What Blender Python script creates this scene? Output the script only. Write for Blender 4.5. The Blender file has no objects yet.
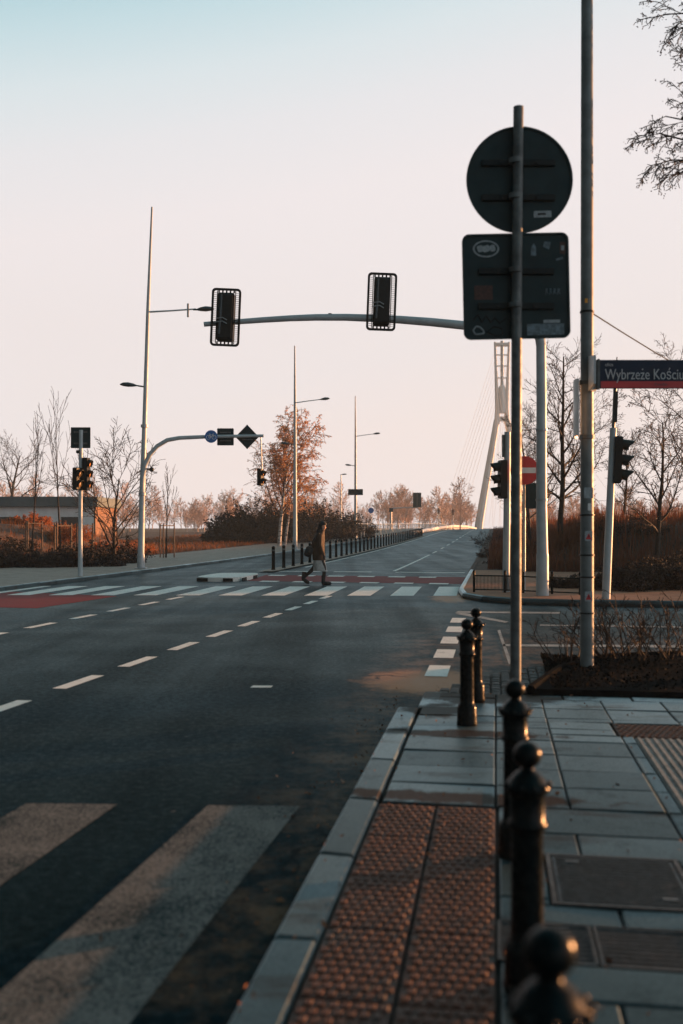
import bpy, math, random
from mathutils import Vector, Matrix, Quaternion

scene = bpy.context.scene
COL = scene.collection
PI = math.pi
CAMH, F, CX, HY = 1.65, 995.6, 341.5, 527.0
TH = math.atan(0.155)
CT, ST = math.cos(TH), math.sin(TH)

def smooth(a, b, t):
    t = max(0.0, min(1.0, (t - a) / (b - a)))
    return t * t * (3 - 2 * t)

def prof(u):                      # the road climbs gently towards the bridge
    return 1.22 * smooth(38, 190, u) - 3.0 * smooth(230, 420, u)

def uv(u, v, z=0.0, rise=True):   # along the road, across the road
    return Vector((u * ST + v * CT, u * CT - v * ST, z + (prof(u) if rise else 0)))

def to_uv(x, y):
    return x * ST + y * CT, x * CT - y * ST

def G(px, py, z=0.0):             # where a point on level ground lies
    Y = (CAMH - z) * F / (py - HY)
    return Vector(((px - CX) / F * Y, Y, z))

def A(px, py, Y):                 # a point at a known distance
    return Vector(((px - CX) / F * Y, Y, CAMH + (HY - py) / F * Y))

# ------------------------------------------------------------------ materials
def nodes_of(name):
    m = bpy.data.materials.new(name)
    m.use_nodes = True
    nt = m.node_tree
    return m, nt, nt.nodes['Principled BSDF']

def N(nt, typ, **kw):
    n = nt.nodes.new(typ)
    for k, v in kw.items():
        if k in n.inputs:
            n.inputs[k].default_value = v
        else:
            setattr(n, k, v)
    return n

def rgba(c): return (c[0], c[1], c[2], 1)

def mixc(nt, fac, a, b):
    n = nt.nodes.new('ShaderNodeMix'); n.data_type = 'RGBA'
    for s, val in ((0, fac), (6, a), (7, b)):
        if hasattr(val, 'is_linked'):
            nt.links.new(val, n.inputs[s])
        else:
            n.inputs[s].default_value = rgba(val) if s else val
    return n.outputs[2]

def noise(nt, vec, scale, detail=4, rough=.6):
    n = N(nt, 'ShaderNodeTexNoise'); n.inputs['Scale'].default_value = scale
    n.inputs['Detail'].default_value = detail; n.inputs['Roughness'].default_value = rough
    nt.links.new(vec, n.inputs['Vector'])
    return n.outputs['Fac']

def ramp(nt, fac, lo, hi, a=0.0, b=1.0):
    n = N(nt, 'ShaderNodeMapRange'); n.interpolation_type = 'SMOOTHSTEP'
    nt.links.new(fac, n.inputs['Value'])
    n.inputs['From Min'].default_value = lo; n.inputs['From Max'].default_value = hi
    n.inputs['To Min'].default_value = a; n.inputs['To Max'].default_value = b
    return n.outputs[0]

def mth(nt, op, a, b=0.0):
    n = nt.nodes.new('ShaderNodeMath'); n.operation = op
    for i, v in ((0, a), (1, b)):
        if hasattr(v, 'is_linked'): nt.links.new(v, n.inputs[i])
        else: n.inputs[i].default_value = v
    return n.outputs[0]

def mapped(nt, vec, rot=0.0, scale=(1, 1, 1)):
    n = N(nt, 'ShaderNodeMapping'); n.inputs['Rotation'].default_value = (0, 0, rot)
    n.inputs['Scale'].default_value = scale
    nt.links.new(vec, n.inputs['Vector'])
    return n.outputs[0]

def mat(name, col, rough=.6, metal=0.0, var=.2, scale=8.0, bump=0.0, bscale=40.0, dirt=None, dirt_amt=.5, spec=.5):
    m, nt, b = nodes_of(name)
    tc = N(nt, 'ShaderNodeTexCoord').outputs['Object']
    f = noise(nt, tc, scale)
    c = mixc(nt, ramp(nt, f, .3, .7), [x * (1 - var) for x in col], [x * (1 + var) for x in col])
    if dirt:
        c = mixc(nt, ramp(nt, noise(nt, tc, scale * .45, 6, .7), .52, .68, 0, dirt_amt), c, dirt)
    nt.links.new(c, b.inputs['Base Color'])
    nt.links.new(ramp(nt, noise(nt, tc, scale * 2.3), .3, .7, max(.02, rough - .1), min(1, rough + .1)), b.inputs['Roughness'])
    b.inputs['Metallic'].default_value = metal
    b.inputs['Specular IOR Level'].default_value = spec
    if bump:
        bn = N(nt, 'ShaderNodeBump'); bn.inputs['Strength'].default_value = bump; bn.inputs['Distance'].default_value = .01
        nt.links.new(noise(nt, tc, bscale, 5), bn.inputs['Height'])
        nt.links.new(bn.outputs[0], b.inputs['Normal'])
    return m

def sheen(nt, b, color, amount, power=8.0, rough=.35, tint=(.70, .87, .93), normal=None):
    """matt ground whose gloss only rises towards grazing view, as worn stone and asphalt do"""
    df = N(nt, 'ShaderNodeBsdfDiffuse'); gl = N(nt, 'ShaderNodeBsdfGlossy'); mx = N(nt, 'ShaderNodeMixShader')
    nt.links.new(color, df.inputs['Color']); gl.inputs['Color'].default_value = rgba(tint); gl.inputs['Roughness'].default_value = rough
    lw = N(nt, 'ShaderNodeLayerWeight'); lw.inputs['Blend'].default_value = .5
    f = mth(nt, 'POWER', lw.outputs['Facing'], power)
    nt.links.new(mth(nt, 'MULTIPLY', f, amount), mx.inputs[0])
    nt.links.new(df.outputs[0], mx.inputs[1]); nt.links.new(gl.outputs[0], mx.inputs[2])
    if normal is not None: nt.links.new(normal, df.inputs['Normal']); nt.links.new(normal, gl.inputs['Normal'])
    nt.links.new(mx.outputs[0], nt.nodes['Material Output'].inputs['Surface']); nt.nodes.remove(b)

def asphalt_mat():
    m, nt, b = nodes_of('asphalt')
    g = N(nt, 'ShaderNodeNewGeometry').outputs['Position']
    r = mapped(nt, g, TH)                       # x = across, y = along the road
    sep = N(nt, 'ShaderNodeSeparateXYZ'); nt.links.new(r, sep.inputs[0])
    grain = noise(nt, g, 90, 3, .7)
    c = mixc(nt, ramp(nt, grain, .35, .7), (.001, .006, .008), (.015, .034, .041))
    streak = noise(nt, mapped(nt, g, TH, (.9, .035, 1)), 1.0, 4, .6)
    c = mixc(nt, ramp(nt, streak, .42, .62, 0, .6), c, (.006, .013, .016))
    patch = noise(nt, g, .55, 5, .62)
    c = mixc(nt, ramp(nt, patch, .5, .72, 0, .5), c, (.012, .027, .032))
    spot = N(nt, 'ShaderNodeTexVoronoi'); spot.inputs['Scale'].default_value = 1.6
    nt.links.new(g, spot.inputs['Vector'])
    c = mixc(nt, ramp(nt, spot.outputs['Distance'], .016, .03, .8, 0), c, (.16, .16, .155))
    # grit and leaf dust swept against the right-hand kerb
    along = ramp(nt, sep.outputs[0], -1.75, -.85)
    fine = noise(nt, g, 2.2, 8, .75)
    near = ramp(nt, sep.outputs[1], 18, 13, 0, 1)
    dm = mth(nt, 'MULTIPLY', mth(nt, 'MULTIPLY', along, near), ramp(nt, fine, .40, .66))
    c = mixc(nt, mth(nt, 'MULTIPLY', dm, .85), c, (.19, .10, .06))
    mid = noise(nt, g, 17, 5, .8)
    c = mixc(nt, ramp(nt, mid, .5, .68, 0, .55), c, (.035, .055, .062)); c = mixc(nt, ramp(nt, mid, .48, .34, 0, .6), c, (.001, .004, .006))
    # sand on the carriageway corners, with the low sun's orange painted into its colour
    for (cu, cv, ru, rv) in ((10.7, -.75, .95, .75), (23.4, -1.0, 1.7, .55)):
        du = mth(nt, 'DIVIDE', mth(nt, 'SUBTRACT', sep.outputs[1], cu), ru); dv = mth(nt, 'DIVIDE', mth(nt, 'SUBTRACT', sep.outputs[0], cv), rv)
        rr = mth(nt, 'SQRT', mth(nt, 'ADD', mth(nt, 'MULTIPLY', du, du), mth(nt, 'MULTIPLY', dv, dv)))
        rr = mth(nt, 'ADD', rr, mth(nt, 'MULTIPLY', mth(nt, 'SUBTRACT', fine, .5), 1.6))
        c = mixc(nt, ramp(nt, rr, .55, 1.1, .85, 0), c, (.50, .215, .105))
    # fine cracks and a few sealed seams
    ck = N(nt, 'ShaderNodeTexVoronoi'); ck.feature = 'DISTANCE_TO_EDGE'; ck.inputs['Scale'].default_value = .42
    wv = N(nt, 'ShaderNodeVectorMath'); wv.operation = 'ADD'; nz = N(nt, 'ShaderNodeTexNoise'); nz.inputs['Scale'].default_value = 1.6; nz.inputs['Detail'].default_value = 5
    nt.links.new(g, nz.inputs['Vector']); nt.links.new(g, wv.inputs[0]); nt.links.new(nz.outputs['Color'], wv.inputs[1]); nt.links.new(wv.outputs[0], ck.inputs['Vector'])
    cm = mth(nt, 'MULTIPLY', ramp(nt, ck.outputs['Distance'], .004, .012, 1, 0), ramp(nt, noise(nt, g, .35, 2), .52, .6))
    c = mixc(nt, mth(nt, 'MULTIPLY', cm, .8), c, (.003, .005, .006))
    bn = N(nt, 'ShaderNodeBump'); bn.inputs['Strength'].default_value = .45; bn.inputs['Distance'].default_value = .006
    nt.links.new(grain, bn.inputs['Height'])
    amt = mth(nt, 'MULTIPLY', ramp(nt, streak, .36, .66, .29, .20), ramp(nt, patch, .35, .7, .8, 1.2))
    amt = mth(nt, 'MULTIPLY', amt, ramp(nt, grain, .3, .72, .6, 1.35))
    amt = mth(nt, 'MULTIPLY', amt, ramp(nt, mid, .33, .67, .72, 1.28))
    sheen(nt, b, c, amt, 8, .34, normal=bn.outputs[0])
    return m

def paint_mat(name, col, wear=.5, under=(.03, .04, .044)):
    m, nt, b = nodes_of(name)
    g = N(nt, 'ShaderNodeNewGeometry').outputs['Position']
    grain = noise(nt, g, 75, 3, .75)
    big = noise(nt, g, 1.7, 5, .65)
    f = mth(nt, 'ADD', grain, mth(nt, 'MULTIPLY', mth(nt, 'SUBTRACT', big, .5), .5))
    c = mixc(nt, ramp(nt, f, wear - .16, wear + .12), under, col)
    c = mixc(nt, ramp(nt, noise(nt, g, 5, 6, .7), .5, .75, 0, .35), c, (.13, .11, .095))
    bn = N(nt, 'ShaderNodeBump'); bn.inputs['Strength'].default_value = .6; bn.inputs['Distance'].default_value = .006
    nt.links.new(grain, bn.inputs['Height'])
    sheen(nt, b, c, .10, 8, .4, (.9, .92, .93), normal=bn.outputs[0])
    return m

def slab_mat(name, col, dirt, gloss=.8):
    m, nt, b = nodes_of(name)
    g = N(nt, 'ShaderNodeNewGeometry').outputs['Position']
    at = N(nt, 'ShaderNodeAttribute'); at.attribute_name = 'tint'
    grain = noise(nt, g, 110, 3, .7)
    c = mixc(nt, ramp(nt, grain, .3, .7), [x * .72 for x in col], [x * 1.22 for x in col])
    c = mixc(nt, ramp(nt, noise(nt, g, 1.9, 6, .68), .42, .72, 0, .55), c, [x * .55 for x in col])
    hv = N(nt, 'ShaderNodeHueSaturation'); nt.links.new(c, hv.inputs['Color']); nt.links.new(at.outputs['Fac'], hv.inputs['Value'])
    band = ramp(nt, noise(nt, mapped(nt, g, TH, (.55, 2.1, 1)), 1.15, 7, .7), .55, .68, 0, .6)
    rv_ = mapped(nt, g, TH); sp_ = N(nt, 'ShaderNodeSeparateXYZ'); nt.links.new(rv_, sp_.inputs[0]); wn = noise(nt, g, 4.5, 7, .72)
    for (cu, cv, ru, rv) in ((5.93, -.25, .15, .95), (7.75, -.25, .16, .8), (9.45, -.2, .42, 1.1), (8.7, -.55, .35, .35)):
        du = mth(nt, 'DIVIDE', mth(nt, 'SUBTRACT', sp_.outputs[1], cu), ru); dv = mth(nt, 'DIVIDE', mth(nt, 'SUBTRACT', sp_.outputs[0], cv), rv)
        rr = mth(nt, 'SQRT', mth(nt, 'ADD', mth(nt, 'MULTIPLY', du, du), mth(nt, 'MULTIPLY', dv, dv)))
        rr = mth(nt, 'ADD', rr, mth(nt, 'MULTIPLY', mth(nt, 'SUBTRACT', wn, .5), 2.2))
        band = mth(nt, 'MAXIMUM', band, ramp(nt, rr, .6, 1.05, .9, 0))
    grime = ramp(nt, noise(nt, g, 5.5, 8, .78), .52, .68, 0, .45)
    c = mixc(nt, grime, hv.outputs[0], [x * .4 for x in col])
    c = mixc(nt, band, c, dirt)
    gl_amt = mth(nt, 'MULTIPLY', mth(nt, 'MULTIPLY', mth(nt, 'SUBTRACT', 1.0, mth(nt, 'MULTIPLY', band, .9)), mth(nt, 'SUBTRACT', 1.0, mth(nt, 'MULTIPLY', grime, .75))), mth(nt, 'MULTIPLY', at.outputs['Fac'], gloss))
    gl_amt = mth(nt, 'MULTIPLY', gl_amt, ramp(nt, grain, .3, .7, .65, 1.2))
    spots = N(nt, 'ShaderNodeTexVoronoi'); spots.inputs['Scale'].default_value = 3.1; nt.links.new(g, spots.inputs['Vector'])
    c = mixc(nt, ramp(nt, spots.outputs['Distance'], .03, .06, .7, 0), c, [x * .35 for x in col])      # old gum and drips
    bn = N(nt, 'ShaderNodeBump'); bn.inputs['Strength'].default_value = .35; bn.inputs['Distance'].default_value = .004
    nt.links.new(grain, bn.inputs['Height'])
    sheen(nt, b, c, gl_amt, 5, .38, normal=bn.outputs[0])
    return m

M = {}
M['asphalt'] = asphalt_mat()
M['paint'] = paint_mat('white_road_paint', (.88, .83, .78), .34)
M['paint_worn'] = paint_mat('worn_road_paint', (.215, .19, .175), .50, (.02, .032, .036))
M['paint_faded'] = paint_mat('faded_road_paint', (.46, .45, .44), .46)
M['red_lane'] = paint_mat('red_cycle_surface', (.22, .028, .031), .40, (.13, .05, .048))
M['slab'] = slab_mat('concrete_slab', (.044, .066, .073), (.062, .036, .026))
M['kerb'] = slab_mat('granite_kerb', (.062, .086, .095), (.055, .038, .03))
M['pave'] = slab_mat('far_paving', (.46, .36, .31), (.30, .21, .165), .05)
M['joint'] = mat('joint_sand', (.025, .02, .018), .95, var=.4, scale=30, bump=.4)
M['tactile'] = mat('terracotta_tactile', (.095, .031, .017), .75, var=.4, scale=9, bump=.3, bscale=150, dirt=(.05, .045, .042), dirt_amt=.7)
M['rib'] = mat('pale_rib_concrete', (.24, .23, .22), .75, var=.25, scale=12, bump=.3, bscale=150, dirt=(.12, .10, .09))
M['sett'] = mat('granite_sett', (.07, .065, .063), .8, var=.45, scale=7, bump=.4, bscale=90, dirt=(.15, .09, .06))
M['iron'] = mat('cast_iron_plate', (.03, .038, .041), .5, .6, var=.3, scale=15, bump=.3, bscale=120, dirt=(.09, .07, .06))
M['black'] = mat('black_gloss_paint', (.003, .006, .007), .27, 0, var=.3, scale=14, bump=.08, bscale=60, dirt=(.007, .009, .009), spec=.1)
M['matblack'] = mat('black_plastic', (.005, .009, .010), .5, 0, var=.3, scale=12, spec=.3)
M['galv'] = mat('galvanised_steel', (.40, .43, .45), .42, .35, var=.2, scale=6, bump=.05, bscale=50, dirt=(.27, .28, .29))
M['galvdark'] = mat('weathered_steel', (.075, .092, .098), .5, .1, var=.4, scale=9, bump=.12, bscale=70, dirt=(.04, .045, .046))
M['white'] = mat('pale_grey_paint', (.42, .475, .505), .42, 0, var=.1, scale=3, dirt=(.30, .33, .34), dirt_amt=.4)
M['signback'] = mat('grey_sign_back', (.008, .028, .034), .55, 0, var=.15, scale=5, dirt=(.006, .018, .022), spec=.25)
M['bracket'] = mat('dark_bracket', (.007, .013, .015), .6, 0, var=.2, scale=9, spec=.25)
M['polegrey'] = mat('grey_pole_paint', (.13, .155, .163), .5, 0, var=.22, scale=5, bump=.06, bscale=50, dirt=(.075, .085, .088))
M['lamp'] = mat('dark_lamp_housing', (.035, .055, .065), .4, .2, var=.2, scale=10)
M['lens'] = mat('signal_lens', (.62, .24, .05), .35, 0, var=.3, scale=40)  # amber stands in for the low sun's reflection; the glass itself is dark
M['blue'] = mat('blue_sign_face', (.015, .14, .42), .4, 0, var=.08, scale=4)
M['navy'] = mat('navy_sign_face', (.003, .018, .045), .4, 0, var=.12, scale=4, spec=.2)
M['red'] = mat('red_sign_face', (.48, .014, .022), .4, 0, var=.1, scale=4)
M['signwhite'] = mat('white_sign_face', (.70, .71, .72), .4, 0, var=.06, scale=4)
M['letter'] = mat('pale_lettering', (.42, .46, .50), .45, 0, var=.05, scale=9)
M['fadedletter'] = mat('faded_lettering', (.12, .05, .06), .5, 0, var=.05, scale=9)
M['sticker'] = mat('faded_sticker', (.11, .165, .20), .6, 0, var=.4, scale=30)
M['stickerwhite'] = mat('white_sticker', (.27, .32, .35), .6, 0, var=.25, scale=40)
M['stickerred'] = mat('red_brown_sticker', (.05, .018, .014), .6, 0, var=.4, scale=40)
M['orange'] = mat('orange_tag', (.75, .30, .02), .5, 0, var=.1, scale=20)
M['bark'] = mat('dark_bark', (.028, .021, .018), .9, var=.4, scale=14, bump=.5, bscale=30)
M['twig'] = mat('bare_twig', (.034, .022, .018), .85, var=.35, scale=5)
M['twigred'] = mat('ruddy_twig', (.11, .05, .032), .85, var=.4, scale=3)
M['twigfar'] = mat('far_twig', (.55, .40, .33), .9, var=.3, scale=.4)  # paled: distant haze and sunlight are painted into the twig colour
M['dryleaf'] = mat('dry_leaf', (.24, .095, .045), .8, var=.45, scale=6)
M['darkleaf'] = mat('dark_dry_leaf', (.024, .015, .012), .85, var=.5, scale=4)
M['earth'] = mat('bare_earth', (.045, .026, .018), .95, var=.45, scale=1.3, bump=.8, bscale=5)
M['lawn'] = mat('winter_lawn', (.075, .036, .022), .95, var=.45, scale=.9, bump=.7, bscale=8)
M['soil'] = mat('dark_soil', (.007, .0075, .0078), 1.0, var=.5, scale=10, bump=1, bscale=30, spec=.02)
M['terrain'] = mat('far_ground', (.12, .08, .06), .95, var=.4, scale=.08)
M['wall'] = mat('pale_render', (.84, .85, .86), .8, var=.12, scale=.8)
M['roofgrey'] = mat('grey_roof_edge', (.10, .13, .14), .7, var=.15, scale=1)
M['brick'] = mat('ochre_wall', (.20, .10, .06), .85, var=.25, scale=1.5)
M['glassdark'] = mat('dark_window', (.03, .04, .045), .12, var=.2, scale=2)
M['concrete'] = mat('pale_concrete', (.42, .40, .38), .7, var=.15, scale=.1)
M['stake'] = mat('timber_stake', (.15, .105, .08), .85, var=.3, scale=8)
M['skin'] = mat('skin', (.45, .26, .19), .55, var=.08, scale=20)
M['jacket'] = mat('brown_jacket', (.045, .026, .017), .8, var=.3, scale=10, bump=.3, bscale=25)
M['skirt'] = mat('grey_coat_cloth', (.36, .365, .36), .9, var=.25, scale=9, bump=.3, bscale=20)
M['trousers'] = mat('black_cloth', (.016, .018, .02), .85, var=.3, scale=12)
M['bag'] = mat('black_bag', (.012, .013, .014), .6, var=.3, scale=12, bump=.2)
def leaf_mat(name, col):
    m, nt, b = nodes_of(name)
    tc = N(nt, 'ShaderNodeTexCoord').outputs['Object']
    c = mixc(nt, noise(nt, tc, 3), [x * .6 for x in col], [x * 1.4 for x in col])
    tr = N(nt, 'ShaderNodeBsdfTranslucent'); mx = N(nt, 'ShaderNodeMixShader'); mx.inputs[0].default_value = .5
    nt.links.new(c, b.inputs['Base Color']); nt.links.new(c, tr.inputs['Color']); b.inputs['Roughness'].default_value = .8
    nt.links.new(b.outputs[0], mx.inputs[1]); nt.links.new(tr.outputs[0], mx.inputs[2]); nt.links.new(mx.outputs[0], nt.nodes['Material Output'].inputs['Surface'])
    return m
M['birchleaf'] = leaf_mat('rusty_birch_leaf', (.62, .34, .18))
M['russet'] = leaf_mat('russet_leaf', (.42, .15, .06))
M['strawgrass'] = leaf_mat('straw_grass', (.21, .085, .04)); M['browngrass'] = leaf_mat('brown_grass', (.15, .055, .03))
M['bedleaf'] = mat('wet_bed_litter', (.009, .008, .0075), .95, var=.5, scale=6, spec=.1)
M['sunpave'] = slab_mat('sun_tinted_paving', (.42, .22, .15), (.24, .15, .10), .04)  # far corner paving; the sunlight on it is painted into the red-orange
M['pylon'] = mat('hazed_pylon_concrete', (.80, .77, .76), .7, var=.08, scale=.1)  # whitened so that the colour itself carries the haze of distance
def birch_mat():
    m, nt, b = nodes_of('birch_bark')
    tc = N(nt, 'ShaderNodeTexCoord').outputs['Object']
    f = noise(nt, mapped(nt, tc, 0, (1.2, 1.2, 5)), 2.2, 4, .6)
    nt.links.new(mixc(nt, ramp(nt, f, .5, .58), (.55, .50, .47), (.06, .05, .045)), b.inputs['Base Color'])
    b.inputs['Roughness'].default_value = .8
    return m
M['birch'] = birch_mat()

# ------------------------------------------------------------------ mesh helper
class MB:
    def __init__(s): s.v = []; s.f = []
    def quadring(s, a, b, n):
        for i in range(n):
            j = (i + 1) % n
            s.f.append((a + i, a + j, b + j, b + i))
    def box(s, c, d, rot=0.0, axis='Z', ch=0.0):
        c = Vector(c); R = Matrix.Rotation(rot, 3, axis); hx, hy, hz = d[0] / 2, d[1] / 2, d[2] / 2
        if ch <= 0:
            b = len(s.v)
            for x, y, z in ((-1,-1,-1),(1,-1,-1),(1,1,-1),(-1,1,-1),(-1,-1,1),(1,-1,1),(1,1,1),(-1,1,1)):
                s.v.append(c + R @ Vector((x * hx, y * hy, z * hz)))
            s.f += [(b,b+3,b+2,b+1),(b+4,b+5,b+6,b+7),(b,b+1,b+5,b+4),(b+1,b+2,b+6,b+5),(b+2,b+3,b+7,b+6),(b+3,b,b+4,b+7)]
        else:
            rings = []
            for z, k in ((-hz, ch), (-hz + ch, 0), (hz - ch, 0), (hz, ch)):
                b = len(s.v); rings.append(b)
                for x, y in ((-1,-1),(1,-1),(1,1),(-1,1)):
                    s.v.append(c + R @ Vector((x * (hx - k), y * (hy - k), z)))
            for a, b in zip(rings, rings[1:]): s.quadring(a, b, 4)
            s.f += [tuple(reversed(range(rings[0], rings[0] + 4))), tuple(range(rings[3], rings[3] + 4))]
        return s
    def tube(s, pts, rad, n=8, cap=True):
        pts = [Vector(p) for p in pts]
        if not hasattr(rad, '__len__'): rad = [rad] * len(pts)
        prev = None; rings = []
        for i, p in enumerate(pts):
            d = (pts[min(i + 1, len(pts) - 1)] - pts[max(i - 1, 0)])
            if d.length < 1e-9: d = Vector((0, 0, 1))
            d.normalize()
            if prev is None:
                a = d.cross(Vector((0, 0, 1)) if abs(d.z) < .9 else Vector((1, 0, 0))).normalized()
            else:
                a = (prev - d * prev.dot(d)).normalized()
            prev = a; bb = d.cross(a)
            rings.append(len(s.v))
            for k in range(n):
                t = 2 * PI * k / n
                s.v.append(p + (a * math.cos(t) + bb * math.sin(t)) * rad[i])
        for a, b in zip(rings, rings[1:]): s.quadring(a, b, n)
        if cap:
            s.f.append(tuple(reversed(range(rings[0], rings[0] + n)))); s.f.append(tuple(range(rings[-1], rings[-1] + n)))
        return s
    def lathe(s, prof_, n=24, c=(0, 0, 0), sq=1.0):
        c = Vector(c); rings = []
        for r, z in prof_:
            rings.append(len(s.v))
            for k in range(n):
                t = 2 * PI * k / n
                s.v.append(c + Vector((r * math.cos(t), r * sq * math.sin(t), z)))
        for a, b in zip(rings, rings[1:]): s.quadring(a, b, n)
        s.f.append(tuple(reversed(range(rings[0], rings[0] + n)))); s.f.append(tuple(range(rings[-1], rings[-1] + n)))
        return s
    def ball(s, c, r, n=12, m=8, sc=(1, 1, 1)):
        pr = [(max(1e-4, math.sin(PI * i / m)) * r, -math.cos(PI * i / m) * r) for i in range(m + 1)]
        b = len(s.v); s.lathe(pr, n)
        for i in range(b, len(s.v)):
            v = s.v[i]; s.v[i] = Vector((v.x * sc[0], v.y * sc[1], v.z * sc[2])) + Vector(c)
        return s
    def prism(s, outline, y0, y1, ox=0, oz=0, roll=0.0):     # outline in x,z; thickness in y
        n = len(outline); b = len(s.v); cr, sr = math.cos(roll), math.sin(roll)
        for y in (y0, y1):
            for x, z in outline:
                s.v.append(Vector((ox + x * cr - z * sr, y, oz + x * sr + z * cr)))
        s.f.append(tuple(range(b, b + n))); s.f.append(tuple(reversed(range(b + n, b + 2 * n))))
        for i in range(n):
            j = (i + 1) % n
            s.f.append((b + i, b + n + i, b + n + j, b + j))
        return s
    def sheet(s, pts):
        b = len(s.v); s.v += [Vector(p) for p in pts]; s.f.append(tuple(range(b, b + len(pts)))); return s
    def slabpoly(s, pts, h):      # a polygon with thickness h going down
        b = len(s.v); n = len(pts)
        s.v += [Vector(p) for p in pts] + [Vector(p) - Vector((0, 0, h)) for p in pts]
        s.f.append(tuple(range(b, b + n)))
        for i in range(n):
            j = (i + 1) % n
            s.f.append((b + i, b + n + i, b + n + j, b + j))
        return s
    def build(s, name, material, parent=None, ang=35, loc=None, tint=None):
        me = bpy.data.meshes.new(name); me.from_pydata([tuple(v) for v in s.v], [], s.f); me.update()
        if ang:
            me.polygons.foreach_set('use_smooth', [True] * len(me.polygons))
            me.set_sharp_from_angle(angle=math.radians(ang))
        me.materials.append(material)
        if tint is not None:
            at = me.attributes.new('tint', 'FLOAT', 'POINT'); at.data.foreach_set('value', tint)
        o = bpy.data.objects.new(name, me); COL.objects.link(o)
        if parent is not None: o.parent = parent
        if loc is not None: o.location = loc
        return o

def rrect(w, h, r, n=6):
    out = []
    for cx, cz, a0 in ((w/2-r, h/2-r, 0), (-w/2+r, h/2-r, PI/2), (-w/2+r, -h/2+r, PI), (w/2-r, -h/2+r, 1.5*PI)):
        for k in range(n + 1):
            a = a0 + PI / 2 * k / n
            out.append((cx + r * math.cos(a), cz + r * math.sin(a)))
    return out
def circ(r, n=40, sx=1): return [(sx * r * math.cos(2*PI*k/n), r * math.sin(2*PI*k/n)) for k in range(n)]

def tag(o, label=None, cat=None, group=None, kind=None):
    if label: o['label'] = label
    if cat: o['category'] = cat
    if group: o['group'] = group
    if kind: o['kind'] = kind
    return o
def thing(name, loc, label, cat, group=None, rz=0.0):
    o = bpy.data.objects.new(name, None); COL.objects.link(o); o.empty_display_size = .2
    o.location = loc; o.rotation_euler = (0, 0, rz)
    return tag(o, label, cat, group)
def kids(o): return [c for c in bpy.data.objects if c.parent == o]
def copy_tree(o, parent=None):
    c = o.copy(); COL.objects.link(c)
    if parent is not None: c.parent = parent
    for ch in kids(o): copy_tree(ch, c)
    return c
def struct(o): o['kind'] = 'structure'; return o
def stuff(o, label=None): o['kind'] = 'stuff'; return o

# ------------------------------------------------------------------ ground and roads
def terrain():
    mb = MB()
    us = [-60, -20, -5, 10, 20, 30, 38] + list(range(45, 431, 9)) + [480, 600, 900, 1600, 2500]
    vs = [-2500, -900, -400, -200, -120, -60, -30, -19, -13, -8, -1, 4, 10, 25, 60, 120, 200, 400, 900, 2500]
    for u in us:
        for v in vs: mb.v.append(uv(u, v, -.035))
    n = len(vs)
    for i in range(len(us) - 1):
        for j in range(n - 1): mb.f.append((i*n+j, i*n+j+1, (i+1)*n+j+1, (i+1)*n+j))
    return struct(mb.build('ground', M['terrain']))
terrain()

def strip(name, u0, u1, v0, v1, z, m, step=3.0, nv=1, ang=35):
    mb = MB(); n = max(1, int((u1 - u0) / step))
    for i in range(n + 1):
        u = u0 + (u1 - u0) * i / n
        for j in range(nv + 1): mb.v.append(uv(u, v0 + (v1 - v0) * j / nv, z))
    w = nv + 1
    for i in range(n):
        for j in range(nv): mb.f.append((i*w+j, i*w+j+1, (i+1)*w+j+1, (i+1)*w+j))
    return mb.build(name, m, ang=ang, tint=[1.0] * len(mb.v))

struct(strip('road', -30, 420, -12.5, 1.2, 0, M['asphalt']))
struct(strip('side_road', 9.0, 24.0, 1.2, 90, -.002, M['asphalt'], nv=1))

def quad_px(mb, pts, z=.005):       # painted patch on level road
    mb.sheet([G(x, y, 0) + Vector((0, 0, z)) for x, y in pts])
def quad_uv(mb, u0, u1, v0, v1, z=.005, skew=0.0):
    n = max(1, int((u1 - u0) / 6))
    for i in range(n):
        a, b = u0 + (u1-u0)*i/n, u0 + (u1-u0)*(i+1)/n
        mb.sheet([uv(a + skew*v0, v0, z), uv(a + skew*v1, v1, z), uv(b + skew*v1, v1, z), uv(b + skew*v0, v0, z)])

# near zebra stripes
mb = MB()
for k in range(6):
    dx = -.545 * 2 * k * .995
    fl = Vector((-.79 + dx, 5.89 - .06 * dx * .6, .005)); fr = Vector((-.245 + dx, 5.87 - .06 * dx * .6, .005))
    d = Vector((-.178, -1, 0)) * 3.6
    mb.sheet([fl + d, fr + d, fr, fl])
struct(mb.build('near_zebra_crossing', M['paint_worn'], ang=None))
# far zebra stripes
mb = MB()
for k in range(-12, 3):
    x0 = .13 + 1.03 * k - .0
    yb, yt = 23.85 - .03 * k, 27.5 - .03 * k
    mb.sheet([(x0, yb, .005), (x0 + .56, yb, .005), (x0 + .56 + .50, yt, .005), (x0 + .50, yt, .005)])
struct(mb.build('far_zebra_crossing', M['paint'], ang=None))
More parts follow.
